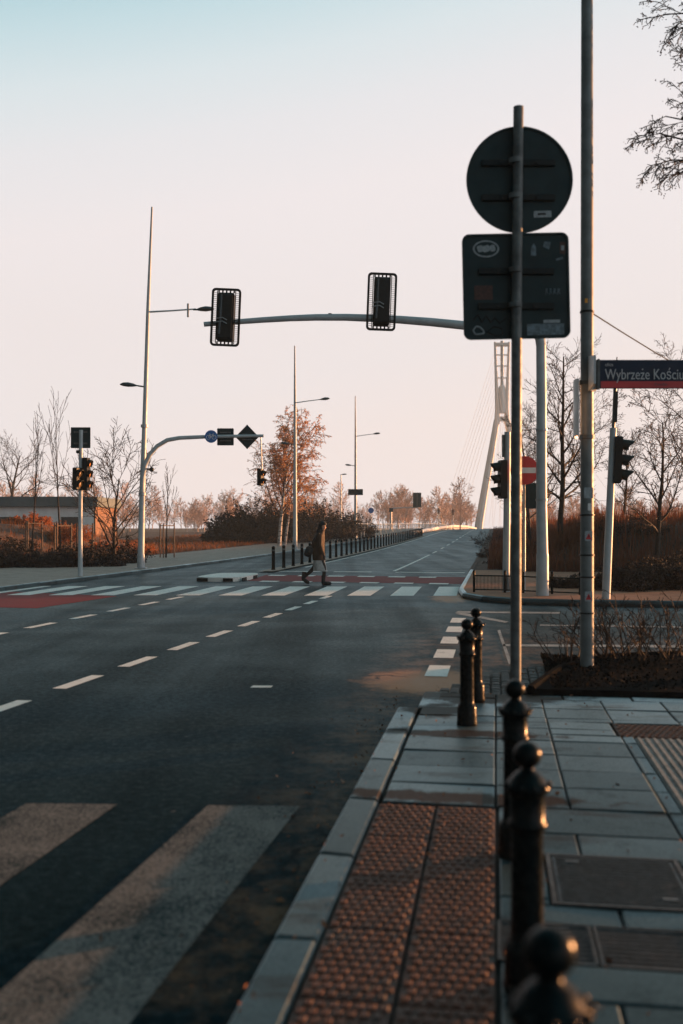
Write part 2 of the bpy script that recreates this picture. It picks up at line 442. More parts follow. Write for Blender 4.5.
# red cycle crossing with its white edge squares
mb = MB()
mb.sheet([(-2.6 - .0, 34.2, .004), (-2.9, 30.4, .004), (3.9, 28.7, .004), (4.35, 32.6, .004)])
mb.sheet([uv(19.5, -14.2, .004), uv(19.0, -9.2, .004), uv(22.6, -8.9, .004), uv(24.6, -14.2, .004)])
struct(mb.build('red_cycle_crossing', M['red_lane'], ang=None))
mb = MB()
for k in range(7):
    x = -2.5 + 1.0 * k
    for ya, yb in ((33.6 - .25 * k, 34.2 - .25 * k), (29.9 - .25 * k, 30.45 - .25 * k)):
        if k == 6 and ya > 31: continue
        mb.sheet([(x, ya, .008), (x + .55, ya - .13, .008), (x + .64, yb - .13, .008), (x + .09, yb, .008)])
quad_uv(mb, 36.1, 36.5, -8.0, -6.4); quad_uv(mb, 36.0, 36.4, -5.9, -4.5); quad_uv(mb, 35.9, 36.3, -3.6, -1.1)
struct(mb.build('cycle_crossing_marking', M['paint'], ang=None))
def dashed(mb, u0, u1, v, w=.15):
    k = .034 * (u1 - u0)
    mb.sheet([uv(u0, v - w / 2, .005), uv(u0, v + w / 2, .005), uv(u1, v + w / 2 + k, .005), uv(u1, v - w / 2 + k, .005)])
# lane lines
mb = MB()
u = 3.1
while u < 22.6:
    dashed(mb, u, u + .92, -4.38 + .034 * (u - 10))
    u += 1.62
u = 12.0
while u < 22.6: dashed(mb, u, u + .92, -7.5 + .03 * (u - 16.7)); u += 1.62
quad_uv(mb, 37.0, 57.0, -3.82, -3.68)
u = 60
while u < 200: quad_uv(mb, u, u + 4, -3.82, -3.68); u += 9
u = 11.0
while u < 17.6: quad_uv(mb, u, u + .88, -.78, -.53); u += 1.56
quad_uv(mb, 40, 200, -7.75, -7.63)
quad_px(mb, [(250, 688), (271, 688), (273, 686), (253, 686)])
struct(mb.build('lane_marking', M['paint'], ang=None))
# side road lines
mb = MB()
quad_px(mb, [(503, 646.5), (690, 648), (690, 645.5), (503, 644.5)])
quad_px(mb, [(509, 665), (512, 664), (500, 630), (497.5, 631)])
quad_px(mb, [(455, 613), (560, 614), (560, 612.4), (458, 611.3)])
quad_px(mb, [(455, 614), (505, 623), (509, 622), (462, 612.5)])
quad_px(mb, [(540, 626), (683, 628), (683, 626.6), (540, 624.8)])
struct(mb.build('side_road_marking', M['paint_faded'], ang=None))

# ---- near pavement: kerb stones, slabs, setts
def slabs(name, cells, z, m, seed, h=.06, gap=.007, ch=.007, jit=.0035):
    rng = random.Random(seed); mb = MB(); tint = []
    for (u0, u1, v0, v1) in cells:
        dz = rng.uniform(-jit, jit); t = rng.uniform(.74, 1.22); tilt = rng.uniform(-jit, jit)
        b = len(mb.v)
        for zz, k in ((-h, gap), (-ch, gap), (0, gap + ch)):
            for uu, vv, s in ((u0 + k, v0 + k, -1), (u0 + k, v1 - k, 1), (u1 - k, v1 - k, 1), (u1 - k, v0 + k, -1)):
                mb.v.append(uv(uu, vv, z + zz + dz + tilt * s, rise=True)); tint.append(t)
        mb.quadring(b, b + 4, 4); mb.quadring(b + 4, b + 8, 4); mb.f.append((b + 8, b + 9, b + 10, b + 11))
    return mb.build(name, m, ang=25, tint=tint)

PZ = .05
def corner_cut(u):               # how far the paving's road edge bends away at the corner
    return 0 if u < 8.6 else (u - 8.6) ** 2 * .35
cells = []; u = -3.2
while u < 9.6:
    cells.append((u, min(u + 1.0, 9.7), -.865 + corner_cut(u + .5), -.675 + corner_cut(u + .5))); u += 1.0
struct(slabs('kerb_stones', cells, PZ + .004, M['kerb'], 5, h=.16, ch=.014))
rng = random.Random(3)
cells = []; u = 5.78; rows = []
while u < 9.62:
    L = .2 if abs(u - 6.0) < .12 else .455
    rows.append((u, min(u + L, 9.66))); u += L
def bed_edge(u): return 1.35 if u < 9.7 else .9
for (a, b) in rows:
    cols = [-.66 + corner_cut((a + b) / 2), .0, .42, .95, 1.48, 2.01, 2.54, 3.07, 3.6, 4.2, 4.8, 5.4, 6.0, 7.0]
    if b - a < .3: cols = [-.66, .0, .62, 1.25, 1.9, 2.5, 3.1, 3.8, 4.5, 5.5, 7.0]
    for c, d in zip(cols, cols[1:]): cells.append((a, b, c, d))
u = 5.78; k = 0
while u > -3:
    L = (.47, .44, .50, .46)[k % 4]
    off = (.0, .33, .12, .45)[k % 4]
    cols = [.012, .15] if True else []
    c = .15 + off * .8
    while c < 7.2: cols.append(c); c += .62 if k % 2 else .8
    for c0, c1 in zip(cols, cols[1:]):
        if c1 - c0 < .05: continue
        cells.append((u - L, u, c0, c1))
    u -= L; k += 1
# holes for the plate, the drain grates and the guide strips
def blocked(c):
    u0, u1, v0, v1 = c; mu, mv = (u0 + u1) / 2, (v0 + v1) / 2
    if u1 > 4.30 and u0 < 4.96 and v1 > .235 and v0 < .86: return True
    if u1 > 3.72 and u0 < 4.10: return True
    if u1 > 7.84 and u0 < 8.36 and v1 > .92: return True
    if u1 > -3 and u0 < 7.84 and v1 > 1.04 and v0 < 1.67: return True
    return False
def split(c):                     # cut a slab round the openings
    out = [c]
    for (a, b, l, r) in ((4.30, 4.96, .235, .86), (3.72, 4.10, -9, 9), (7.84, 8.36, .92, 9), (-4, 7.84, 1.04, 1.67)):
        nxt = []
        for (u0, u1, v0, v1) in out:
            if u1 <= a or u0 >= b or v1 <= l or v0 >= r: nxt.append((u0, u1, v0, v1)); continue
            if u0 < a: nxt.append((u0, a, v0, v1))
            if u1 > b: nxt.append((b, u1, v0, v1))
            m0, m1 = max(u0, a), min(u1, b)
            if v0 < l: nxt.append((m0, m1, v0, l))
            if v1 > r: nxt.append((m0, m1, r, v1))
        out = [q for q in nxt if q[1] - q[0] > .03 and q[3] - q[2] > .03]
    return out
cells = [q for c in cells for q in split(c)]
struct(slabs('near_pavement', cells, PZ, M['slab'], 8))
mb = MB()
mb.slabpoly([uv(-4, -.66, .022), uv(-4, 14, .022), uv(9.66, 14, .022), uv(9.66, -.28, .022), uv(8.6, -.66, .022)], .06)
struct(mb.build('paving_bed', M['joint'], ang=None))

# blister tactile strip
def tactile(name, u0, u1, v0, v1, pu=.06, pv=.045, seam=None):
    mb = MB(); rng_t = random.Random(len(name))
    vv = [v0, v1] if seam is None else [v0, seam, v1]
    L = .6; u = u1
    while u > u0 + .01:
        ub = max(u - L, u0)
        for a, b in zip(vv, vv[1:]):
            mb.slabpoly([uv(ub + .007, a + .008, PZ - .004), uv(ub + .007, b - .008, PZ - .004), uv(u - .007, b - .008, PZ - .004), uv(u - .007, a + .008, PZ - .004)], .05)
            nu = max(1, int((u - ub) / pu)); nv = max(1, int((b - a) / pv))
            for i in range(nu):
                for j in range(nv):
                    cu = ub + .008 + (i + .5) * (u - ub - .016) / nu; cv = a + .018 + (j + .5) * (b - a - .036) / nv
                    bb = len(mb.v); cv += ((pv * .5 if i % 2 else 0) - pv * .25) * .8
                    hgt = .0045 * rng_t.uniform(.55, 1.1); cu += rng_t.uniform(-.002, .002)
                    for z, ru, rv in ((-.004, .019, .0150), (hgt, .016, .0115)):
                        for su, sv in ((-1, -1), (-1, 1), (1, 1), (1, -1)):
                            mb.v.append(uv(cu + ru * su, cv + rv * sv, PZ + z))
                    mb.quadring(bb, bb + 4, 4); mb.f.append(tuple(range(bb + 4, bb + 8)))
        u = ub
    return struct(mb.build(name, M['tactile'], ang=None))
tactile('tactile_paving', 1.2, 5.73, -.672, .005, seam=-.335)
tactile('side_tactile_paving', 7.86, 8.34, .93, 3.2, pu=.06, pv=.05)
mb = MB()
mb.slabpoly([uv(0, 1.045, PZ - .008), uv(0, 1.665, PZ - .008), uv(7.83, 1.665, PZ - .008), uv(7.83, 1.045, PZ - .008)], .05)
for k in range(11):
    v = 1.07 + k * .057
    for a, b in ((2.0, 3.9), (3.91, 5.86), (5.87, 7.8)):
        q = len(mb.v)
        for z, w in ((-.008, .017), (.006, .012)):
            for uu, s in ((a, -1), (a, 1), (b, 1), (b, -1)): mb.v.append(uv(uu, v + s * w, PZ + z))
        mb.quadring(q, q + 4, 4); mb.f.append((q + 4, q + 5, q + 6, q + 7))
struct(mb.build('ribbed_guide_strip', M['rib'], ang=None))

# access cover and drain grates
t = thing('access_cover', uv(4.63, .547, PZ), 'square dark metal access cover set flush in the slabs beside the bollards', 'access cover', rz=-TH)
mb = MB(); mb.box((0, 0, -.006), (.56, .60, .02))
for i in range(14): mb.box((0, -.27 + i * .0415, .006), (.53, .012, .006))
mb.build('cover_plate', M['iron'], t, ang=None)
mb = MB()
for a, b, w, h in ((0, .318, .62, .022), (0, -.318, .62, .022), (.298, 0, .022, .612), (-.298, 0, .022, .612)): mb.box((a, b, -.004), (w, h, .024))
mb.build('cover_frame', M['iron'], t, ang=None)
for s in (-1, 1): MB().box((s * .19, -s * .22, .006), (.06, .025, .012)).build('lifting_eye', M['galvdark'], t, ang=None)
labels = ['slotted drain grate behind the nearest bollards, next to the terracotta paving',
          'slotted drain grate just right of the nearest bollard, in front of the metal cover',
          'slotted drain grate at the right edge of the photo, third along its row']
for i, lab in enumerate(labels):
    t = thing('drain_grate', uv(3.91, .19 + .375 * i, PZ), lab, 'drain grate', 'drain grates across the pavement', rz=-TH)
    mb = MB(); mb.box((0, 0, -.03), (.36, .36, .012)); mb.build('drain_channel', M['soil'], t, ang=None)
    mb = MB()
    for k in range(9): mb.box((0, -.16 + k * .04, -.008), (.345, .017, .016))
    mb.build('grate_bars', M['iron'], t, ang=None)
    mb = MB()
    for s in (-1, 1): mb.box((s * .177, 0, -.006), (.012, .372, .02)); mb.box((0, s * .182, -.006), (.34, .012, .02))
    mb.build('grate_frame', M['iron'], t, ang=None)

# corner of small setts, planting bed, its kerb
rng = random.Random(11)
mb = MB()
def in_corner(u, v):
    if not (9.68 < u < 12.6): return False
    left = .05 + (u - 9.6) ** 1.6 * .30
    return v > left - .6 and v < .27 + (u - 9.7) * .26
u = 9.70
while u < 12.6:
    v = -.6
    while v < 2.2:
        if in_corner(u, v):
            h = rng.uniform(-.006, .006)
            mb.box(uv(u, v, .02 + h), (.088, .088, .06), rng.uniform(-.1, .1) - TH, ch=.012)
        v += .1
    u += .1
struct(mb.build('sett_corner', M['sett'], ang=40))
BED = [(9.72, .34), (9.72, 14), (12.5, 14), (12.65, 2.2), (12.3, 1.35), (11.2, .72)]
mb = MB(); mb.slabpoly([uv(u, v, .10) for u, v in BED], .15); struct(mb.build('planting_bed', M['soil'], ang=None))
mb = MB()
pts = [uv(u, v, .09) for u, v in ((9.70, .33), (11.2, .70), (12.3, 1.33), (12.69, 2.2), (12.56, 14))]
mb.tube(pts, .05, 6); struct(mb.build('bed_kerb', M['soil'], ang=40))
mb = MB()
mb.slabpoly([uv(12.62, .95, .012), uv(12.62, 3, .012), uv(12.2, 1.5, .012), uv(11.2, .9, .012), uv(9.66, .5, .012), uv(9.66, -.5, .012), uv(10.4, -.35, .012), uv(11.5, .1, .012)], .04)
struct(mb.build('gritty_corner', M['earth'], ang=None))

# ---- far right corner pavement, left pavement, median, island
mb = MB()
poly = [(21.6, .4), (21.3, 1.6), (21.1, 40), (36, 40), (60, 3.0), (200, 2.2), (200, -.85), (25.0, -.85), (23.2, -.7), (22.2, -.25)]
us = []
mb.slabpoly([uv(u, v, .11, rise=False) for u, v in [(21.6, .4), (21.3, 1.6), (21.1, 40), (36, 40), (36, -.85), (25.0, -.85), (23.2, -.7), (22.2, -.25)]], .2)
struct(mb.build('far_corner_pavement', M['sunpave'], ang=None, tint=[1.0] * len(mb.v)))
mb = MB()
for a, b in zip([(36, -.85), (25.0, -.85), (23.2, -.7), (22.2, -.25), (21.6, .4), (21.3, 1.6), (21.1, 40)], [(25.0, -.85), (23.2, -.7), (22.2, -.25), (21.6, .4), (21.3, 1.6), (21.1, 40)]):
    mb.tube([uv(a[0], a[1], .06, rise=False), uv(b[0], b[1], .06, rise=False)], .075, 8)
struct(mb.build('far_corner_kerb', M['kerb'], ang=40, tint=[1.0] * len(mb.v)))
o = strip('right_verge_kerb', 36, 230, -.98, -.8, .05, M['earth']); struct(o)
struct(strip('left_pavement', 14, 230, -18.3, -12.62, .10, M['pave'], nv=2))
cells = []; u = 14
while u < 200: cells.append((u, u + 1.0, -12.64, -12.46)); u += 1.0
struct(slabs('left_kerb', cells, .115, M['kerb'], 15, h=.2, ch=.02))
struct(strip('median_strip', 35.2, 118, -8.55, -7.95, .05, M['pave']))
t = MB()
out = []
for k in range(24):
    a = 2 * PI * k / 24
    ca, sa = math.cos(a), math.sin(a)
    out.append((30.6 + 1.55 * (abs(ca) ** .6) * (1 if ca > 0 else -1), -8.35 + .75 * (abs(sa) ** .6) * (1 if sa > 0 else -1)))
t.slabpoly([uv(u, v, .13) for u, v in out], .15)
struct(t.build('traffic_island', M['paint'], ang=None))
t = MB()
for u0, v0, w in ((29.02, -8.75, .34), (29.02, -7.95, .3), (29.6, -7.585, .0), (31.0, -7.585, .0)):
    if w: t.box(uv(u0, v0, .06), (w, .03, .10), -TH)
    else: t.box(uv(u0, v0, .06), (.03, .45, .10), -TH)
struct(t.build('island_kerb_mark', M['matblack'], ang=None))

# ------------------------------------------------------------------ banks with grass
def bank(name, u0, u1, v0, v1, hf, m, nu=50, nv=24, seed=1):
    rng = random.Random(seed); mb = MB()
    for i in range(nu + 1):
        u = u0 + (u1 - u0) * i / nu
        for j in range(nv + 1):
            v = v0 + (v1 - v0) * j / nv
            mb.v.append(uv(u, v, hf(u, v)))
    w = nv + 1
    for i in range(nu):
        for j in range(nv): mb.f.append((i*w+j, i*w+j+1, (i+1)*w+j+1, (i+1)*w+j))
    return struct(mb.build(name, m, ang=80))
def wob(u, v): return .5 * math.sin(u * .71 + v * .33) * math.sin(v * .57 - u * .21) + .25 * math.sin(u * 1.9 + 1.3 * v)
def h_left(u, v):
    d = -18.3 - v
    return .07 + (1.0 + .15 * wob(u, v)) * (1.55 * smooth(2.0, 7, d) * (1 - smooth(52, 66, u)) * smooth(24, 36, u)) + .12 * smooth(0, 2, d) + .08 * wob(u, v) * smooth(1, 5, d)
bank('left_bank', 14, 130, -60, -18.3, h_left, M['lawn'], 80, 46)
def h_right(u, v):
    e = v - (.2 if u > 36 else .2)
    front = smooth(34.5, 39.5, u) if v < 60 else 1
    return .02 + (1.8 - .25 * smooth(42, 50, u)) * (1 - .6 * smooth(12, 16, v) * (1 - smooth(46, 54, u))) * front * smooth(0.0, 4.5, e) * (1 + .12 * wob(u, v)) * (1 - .35 * smooth(90, 160, u)) + (1.75 + .5 * wob(u, v)) * smooth(34, 48, v) * smooth(36, 42, u) * (1 - smooth(52, 62, u))  # unseen rise added to shade near ground; unseen dip lets sun reach the crossing
bank('right_bank', 33.5, 200, -.8, 125, h_right, M['earth'], 100, 90)

def blades(name, n, place, hf, hmin, hmax, m, seed, w=.012, lean=.35):
    rng = random.Random(seed); mb = MB()
    for _ in range(n):
        u, v = place(rng)
        p = uv(u, v, hf(u, v) - .02); h = rng.uniform(hmin, hmax); a = rng.uniform(0, 2 * PI)
        d = Vector((math.cos(a), math.sin(a), 0)); s = Vector((-d.y, d.x, 0)) * w * rng.uniform(.7, 1.6)
        l = rng.uniform(0, lean); b = len(mb.v)
        mid = p + Vector((0, 0, h * .55)) + d * h * l * .3
        mb.v += [p - s, p + s, mid + s * .8, mid - s * .8, p + Vector((0, 0, h * (1 - l * .3))) + d * h * l]
        mb.f += [(b, b+1, b+2, b+3), (b+3, b+2, b+4)]
    return stuff(mb.build(name, m, ang=None))
def pl_left(r):
    u = 20 + 85 * r.random() ** 1.3; v = -18.6 - 14 * r.random() ** 1.4
    return u, v
blades('bank_grass', 26000, pl_left, h_left, .08, .34, M['strawgrass'], 21, w=.016)
def pl_right(r):
    u = 35 + 45 * r.random() ** 2.2; v = .3 + 24 * r.random()
    return u, v
blades('dry_bank_grass', 30000, pl_right, h_right, .2, .75, M['browngrass'], 22, w=.014)
blades('tall_dry_stems', 1600, pl_right, h_right, .7, 1.35, M['browngrass'], 29, w=.009, lean=.3)
def pl_road(r):
    u = 38 + 110 * r.random() ** 1.5; v = -.3 + 4.5 * r.random()
    return u, v
blades('roadside_grass', 9000, pl_road, h_right, .3, 1.0, M['browngrass'], 23, w=.02)
def h_bed(u, v): return .10
blades('bed_ground_cover', 9000, lambda r: (9.8 + 2.6 * r.random(), (.55 + .45 * 0) + 12 * r.random() ** 2), h_bed, .015, .06, M['bedleaf'], 24, w=.012, lean=.9)

# ------------------------------------------------------------------ trees and shrubs
class Cfg:
    def __init__(s, **k): s.__dict__.update(k)
def basis(d):
    a = d.cross(Vector((0, 0, 1)) if abs(d.z) < .9 else Vector((1, 0, 0))).normalized()
    return a, d.cross(a)
def grow(T, C, L, rng, p, d, ln, r, lev, c):
    n = c.seg[lev]; pts = [p.copy()]; rad = [r]; dirs = [d.copy()]
    for i in range(n):
        d = d + Vector((rng.gauss(0, 1), rng.gauss(0, 1), rng.gauss(0, 1))) * c.wob[lev] + Vector((0, 0, c.up[lev]))
        d.normalize(); p = p + d * (ln / n); pts.append(p.copy()); dirs.append(d.copy())
        rad.append(max(c.rmin, r * (1 - c.taper[lev] * (i + 1) / n)))
    (T if lev <= c.split else C).tube(pts, rad, c.sides[lev], cap=False)
    if lev < c.maxl:
        for k in range(c.num[lev]):
            t = c.t0[lev] + (1 - c.t0[lev]) * ((k + rng.random()) / c.num[lev])
            q = t * n; i = min(n - 1, int(q)); fq = q - i
            pos = pts[i].lerp(pts[i + 1], fq); dd = dirs[i + 1]; rr = rad[i] + (rad[i + 1] - rad[i]) * fq
            a, b = basis(dd); az = k * 2.4 + rng.uniform(-.5, .5); an = c.ang[lev] * rng.uniform(.75, 1.25)
            nd = dd * math.cos(an) + (a * math.cos(az) + b * math.sin(az)) * math.sin(an)
            grow(T, C, L, rng, pos, nd.normalized(), ln * c.len[lev] * rng.uniform(.7, 1.2) * (1.15 - .6 * t), max(c.rmin, rr * c.rr), lev + 1, c)
    if L is not None and lev >= c.leaflev:
        for k in range(c.leaves):
            t = rng.random() * n; i = min(n - 1, int(t)); pos = pts[i].lerp(pts[i + 1], t - i) + Vector((rng.gauss(0, .03), rng.gauss(0, .03), rng.gauss(-.02, .03)))
            leaf(L, rng, pos, c.leafsize)
def leaf(L, rng, pos, s):
    d = Vector((rng.gauss(0, 1), rng.gauss(0, 1), rng.gauss(-.6, .7))).normalized(); a, b = basis(d)
    az = rng.uniform(0, 2 * PI); a = a * math.cos(az) + b * math.sin(az); s *= rng.uniform(.6, 1.3)
    q = len(L.v); L.v += [pos, pos + d * s * .5 + a * s * .3, pos + d * s, pos + d * s * .5 - a * s * .3]
    L.f.append((q, q + 1, q + 2, q + 3))

def cfg_tree(**k):
    base = dict(seg=(8, 5, 4, 3, 3), wob=(.05, .12, .16, .18, .2), up=(.03, .06, .05, .04, .03), taper=(.8, .8, .75, .7, .6),
                sides=(9, 6, 4, 3, 3), num=(14, 8, 6, 4, 0), t0=(.22, .2, .15, .1, .1), ang=(.85, .75, .7, .7, .6), len=(.5, .5, .5, .5, .5),
                rr=.55, rmin=.006, split=0, maxl=3, leaflev=3, leaves=0, leafsize=.06)
    base.update(k); return Cfg(**base)

def bare_tree(name, loc, h, r, c, seed, label, cat='tree', group=None, trunk='bark', twig='twig', leafmat=None, lean=(0, 0), rz=0):
    T, C = MB(), MB(); L = MB() if leafmat else None; rng = random.Random(seed)
    grow(T, C, L, rng, Vector((0, 0, -.1)), Vector((lean[0], lean[1], 1)).normalized(), h, r, 0, c)
    t = thing(name, loc, label, cat, group, rz)
    T.build('trunk', M[trunk], t, ang=60); o = C.build('crown', M[twig], t, ang=60)
    if L and L.f: L.build('leaves', M[leafmat], t, ang=None)
    return t

def shrub(name, loc, h, w, n, seed, label, cat='shrub', group=None, twig='twig', leafmat=None, nleaf=0, lsize=.06, sub=5, thick=.008, rz=0):
    rng = random.Random(seed); C = MB(); L = MB() if leafmat else None
    for k in range(n):
        a = rng.uniform(0, 2 * PI); q = math.sqrt(rng.random())
        p = Vector((math.cos(a), math.sin(a), 0)) * q * w * .28; p.z = -.05
        d = Vector((math.cos(a) * q * w / h * .9, math.sin(a) * q * w / h * .9, 1)).normalized()
        c = cfg_tree(seg=(5, 3, 2, 2), wob=(.09, .16, .2, .2), up=(.04, .05, .03, 0), num=(sub, 3, 0, 0), t0=(.25, .2, .1, .1), ang=(.6, .6, .6, .6),
                     len=(.45, .45, .4, .4), sides=(4, 3, 3, 3), maxl=2, split=-1, rmin=.0035, leaflev=1, leaves=nleaf, leafsize=lsize, rr=.6)
        grow(C, C, L, rng, p, d, h * rng.uniform(.65, 1.08) * (1 - .2 * q), thick, 0, c)
    t = thing(name, loc, label, cat, group, rz)
    C.build('stems', M[twig], t, ang=60)
    if L and L.f: L.build('leaves', M[leafmat], t, ang=None)
    return t

def ground_at(px, Y, hf=None):
    X = (px - CX) / F * Y; u, v = to_uv(X, Y)
    return Vector((X, Y, prof(u) + (hf(u, v) if hf else 0)))

# birch with rusty hanging leaves
bc = cfg_tree(seg=(9, 6, 5, 4), num=(26, 8, 6, 0), t0=(.22, .2, .1, .1), ang=(.55, .6, .7, .6), up=(.02, .02, -.12, -.2), len=(.52, .5, .6, .5), wob=(.03, .1, .12, .12),
              leaflev=2, leaves=10, leafsize=.10, rmin=.012)
bare_tree('birch_tree', ground_at(279, 73, h_left), 8.0, .15, bc, 4, 'tall birch with white mottled trunk and rusty hanging leaves behind the second lamp post', trunk='birch', twig='twigred', leafmat='birchleaf', lean=(.06, 0))
bc2 = cfg_tree(seg=(9, 6, 5, 4), num=(16, 7, 5, 0), t0=(.25, .2, .1, .1), ang=(.6, .6, .7, .6), up=(.02, .02, -.1, -.2), len=(.56, .5, .55, .5), wob=(.03, .1, .12, .12),
               leaflev=2, leaves=8, leafsize=.10, rmin=.012)
bare_tree('birch_tree', ground_at(285, 75, h_left), 6.2, .11, bc2, 9, 'shorter slim birch stem right beside the tall rusty birch', trunk='birch', twig='twigred', leafmat='birchleaf', lean=(.12, 0))

# left: bare trees and saplings
big = cfg_tree(num=(12, 8, 6, 4), ang=(.8, .7, .7, .7), len=(.62, .5, .5, .5), t0=(.25, .2, .15, .1), rmin=.014)
bare_tree('bare_tree', ground_at(8, 108), 9.2, .26, big, 31, 'round-crowned bare tree rising behind the low flat-roofed building')
multi = cfg_tree(seg=(5, 5, 4, 3), num=(14, 7, 6, 4), t0=(.08, .2, .15, .1), ang=(.5, .6, .7, .7), len=(.85, .5, .5, .5), wob=(.1, .14, .2, .2), rmin=.009)
bare_tree('bare_tree', ground_at(115, 41, h_left), 3.9, .09, multi, 33, 'low spreading bare tree between the small signal post and the curved mast', rz=1)
sap = cfg_tree(num=(10, 5, 4, 0), t0=(.42, .2, .1, .1), ang=(.28, .4, .5, .5), len=(.5, .4, .4, .4), up=(.02, .09, .05, 0), wob=(.02, .06, .1, .1), maxl=2, rmin=.008, sides=(7, 4, 3, 3))
def stakes(loc, label, seed, h=1.75):
    t = thing('tree_stakes', loc, label, 'tree stakes', 'timber stakes round the young trees', rz=.4)
    for k in range(3):
        a = 2 * PI * k / 3
        mb = MB(); mb.tube([(.42 * math.cos(a), .42 * math.sin(a), -.2), (.42 * math.cos(a), .42 * math.sin(a), h)], .035, 8); mb.build('stake', M['stake'], t)
    mb = MB()
    for k in range(3):
        a, b = 2 * PI * k / 3, 2 * PI * (k + 1) / 3
        for z in (h - .12,):
            mb.tube([(.42 * math.cos(a), .42 * math.sin(a), z), (.42 * math.cos(b), .42 * math.sin(b), z)], .028, 6)
    mb.build('crossbar', M['stake'], t)
for px, Y, h, lab, slab in ((32, 43, 5.2, 'tall thin bare sapling near the left edge of the photo', 'timber stakes round the sapling nearest the left edge'),
                            (61, 42, 6.0, 'tallest bare sapling with upright twigs just left of the small signal post', 'timber stakes just left of the small signal post'),
                            (83, 44, 4.6, 'thin bare sapling right behind the small signal post', 'timber stakes behind the small signal post'),
                            (166, 50, 3.9, 'short bare sapling alone to the right of the curved mast', 'timber stakes to the right of the curved mast')):
    p = ground_at(px, Y, h_left)
    bare_tree('sapling', p, h, .05, sap, int(px), lab, 'sapling', 'staked saplings on the left verge')
    stakes(p, slab, px)

# left shrubs and hedge
hl = [(-4, 38.5, 1.15, 2.4, 'dark bush cut by the left edge of the photo, nearest the pavement'), (46, 38.5, .5, 1.6, 'dark bush on the pavement edge between the two leftmost saplings'), (20, 38.6, .6, 1.5, 'small dark bush on the pavement edge left of the sapling stakes'), (72, 39, .95, 1.5, 'small dark bush on the pavement edge, left of the thin signal post'), (106, 39.5, .5, 1.5, 'small dark bush on the pavement edge below the spreading tree'), (128, 43, .55, 1.6, 'dark bush just left of the curved mast'), (8, 45, .95, 2.6, 'dark bare bush at the far left edge below the pale building'), (33, 40, .95, 2.2, 'low dark bush under the leftmost sapling'),
      (57, 39, .85, 2.2, 'low dark bush under the tallest sapling'), (97, 40.5, 1.0, 2.2, 'dark bush just right of the small signal post'),
      (118, 44, 1.2, 2.4, 'dense dark bush at the foot of the low spreading tree'), (76, 47, .7, 2.5, 'dark bush behind the small signal post')]
for i, (px, Y, h, w, lab) in enumerate(hl):
    shrub('bush', ground_at(px, Y, h_left), h, w, 46, 50 + i, lab, 'bush', 'dark bushes on the left verge', leafmat='darkleaf', nleaf=3, lsize=.10)
for i, (px, Y, h, w, lab) in enumerate([(67, 52, 1.3, 1.9, 'rounded pale orange dry bush in front of the pale building'), (98, 53, .7, 2.6, 'wide russet dry bush at the right end of the pale building'), (28, 54, .7, 2.8, 'russet dry bush at the left below the grey roof edge'),
                                  (134, 56, .7, 2.6, 'russet dry bush just left of the curved mast')]):
    shrub('dry_bush', ground_at(px, Y, h_left), h, w, 60, 70 + i, lab, 'bush', 'orange dry bushes before the building', twig='twigred', leafmat='russet', nleaf=5, lsize=.09)
dense = [(226, 80, 1.3, 4, 'dark shrub at the left end of the thicket on the bank'), (242, 82, 2.6, 5, 'tall dark shrub left of the birches'), (262, 82, 3.6, 5, 'tallest dark shrub directly left of the white birch trunk'),
         (305, 85, 3.6, 6, 'dark shrub right of the second lamp post under the birch crown'), (324, 88, 3.2, 6, 'dark rounded shrub behind the walking person'), (343, 98, 2.7, 6, 'dark shrub just left of the third lamp post')]
for i, (px, Y, h, w, lab) in enumerate(dense):
    shrub('thicket_shrub', ground_at(px, Y, h_left), h, w, 110, 90 + i, lab, 'shrub', 'shrubs of the dark thicket', leafmat='darkleaf', nleaf=4, lsize=.17, thick=.02, sub=6)

# right: trees behind and on the bank
rt = cfg_tree(num=(20, 9, 6, 4), t0=(.18, .15, .1, .1), ang=(.95, .7, .7, .7), len=(.34, .5, .5, .45), rmin=.007, leaflev=3, leaves=1, leafsize=.05, split=0)
rt2 = cfg_tree(num=(12, 9, 7, 4), t0=(.2, .15, .1, .1), ang=(.75, .7, .7, .7), len=(.5, .48, .5, .45), rmin=.007, leaflev=3, leaves=2, leafsize=.06, wob=(.06, .14, .18, .2))
for px, Y, h, c, sd, lab in ((561, 39, 7.4, rt, 41, 'tall bare tree with level side branches between the pale mast and the tall pole'),
                             (657, 33, 5.2, rt2, 42, 'dark bare tree right of the signal with hooded lamps'),
                             (622, 58, 5.2, rt2, 43, 'small bare tree right behind the leaning signal post'),
                             (531, 46, 6.2, rt, 44, 'bare tree behind the red no entry sign'),
                             (586, 50, 6.8, rt2, 45, 'bare tree hidden behind the tall utility pole'),
                             (692, 40, 6.0, rt2, 46, 'bare tree at the right edge of the photo with a few leaves'),
                             (545, 64, 7.5, rt, 47, 'more distant bare tree behind the pale mast')):
    bare_tree('bare_tree', ground_at(px, Y, h_right), h, .10 if h < 7 else .13, c, sd, lab, leafmat='dryleaf', group='bare trees on the right bank')
for i, (px, Y, h, w, lab) in enumerate([(500, 52, .8, 3, 'dark brushy bush beside the road left of the sign post'), (512, 44, .6, 3, 'dark brushy bush behind the short pale post'), (552, 40, .55, 3, 'brushy bush on the bank between the pale mast and the tall pole'),
                                  (604, 38, .5, 3, 'brushy bush on the bank just left of the leaning signal post'), (640, 37, .6, 3, 'brushy bush on the bank right of the leaning signal post'), (497, 75, 1.4, 4, 'farthest dark bush along the right road edge')]):
    shrub('bank_bush', ground_at(px, Y, h_right), h, w, 60, 120 + i, lab, 'bush', 'brushy bushes on the right bank', leafmat='darkleaf', nleaf=2, lsize=.07)
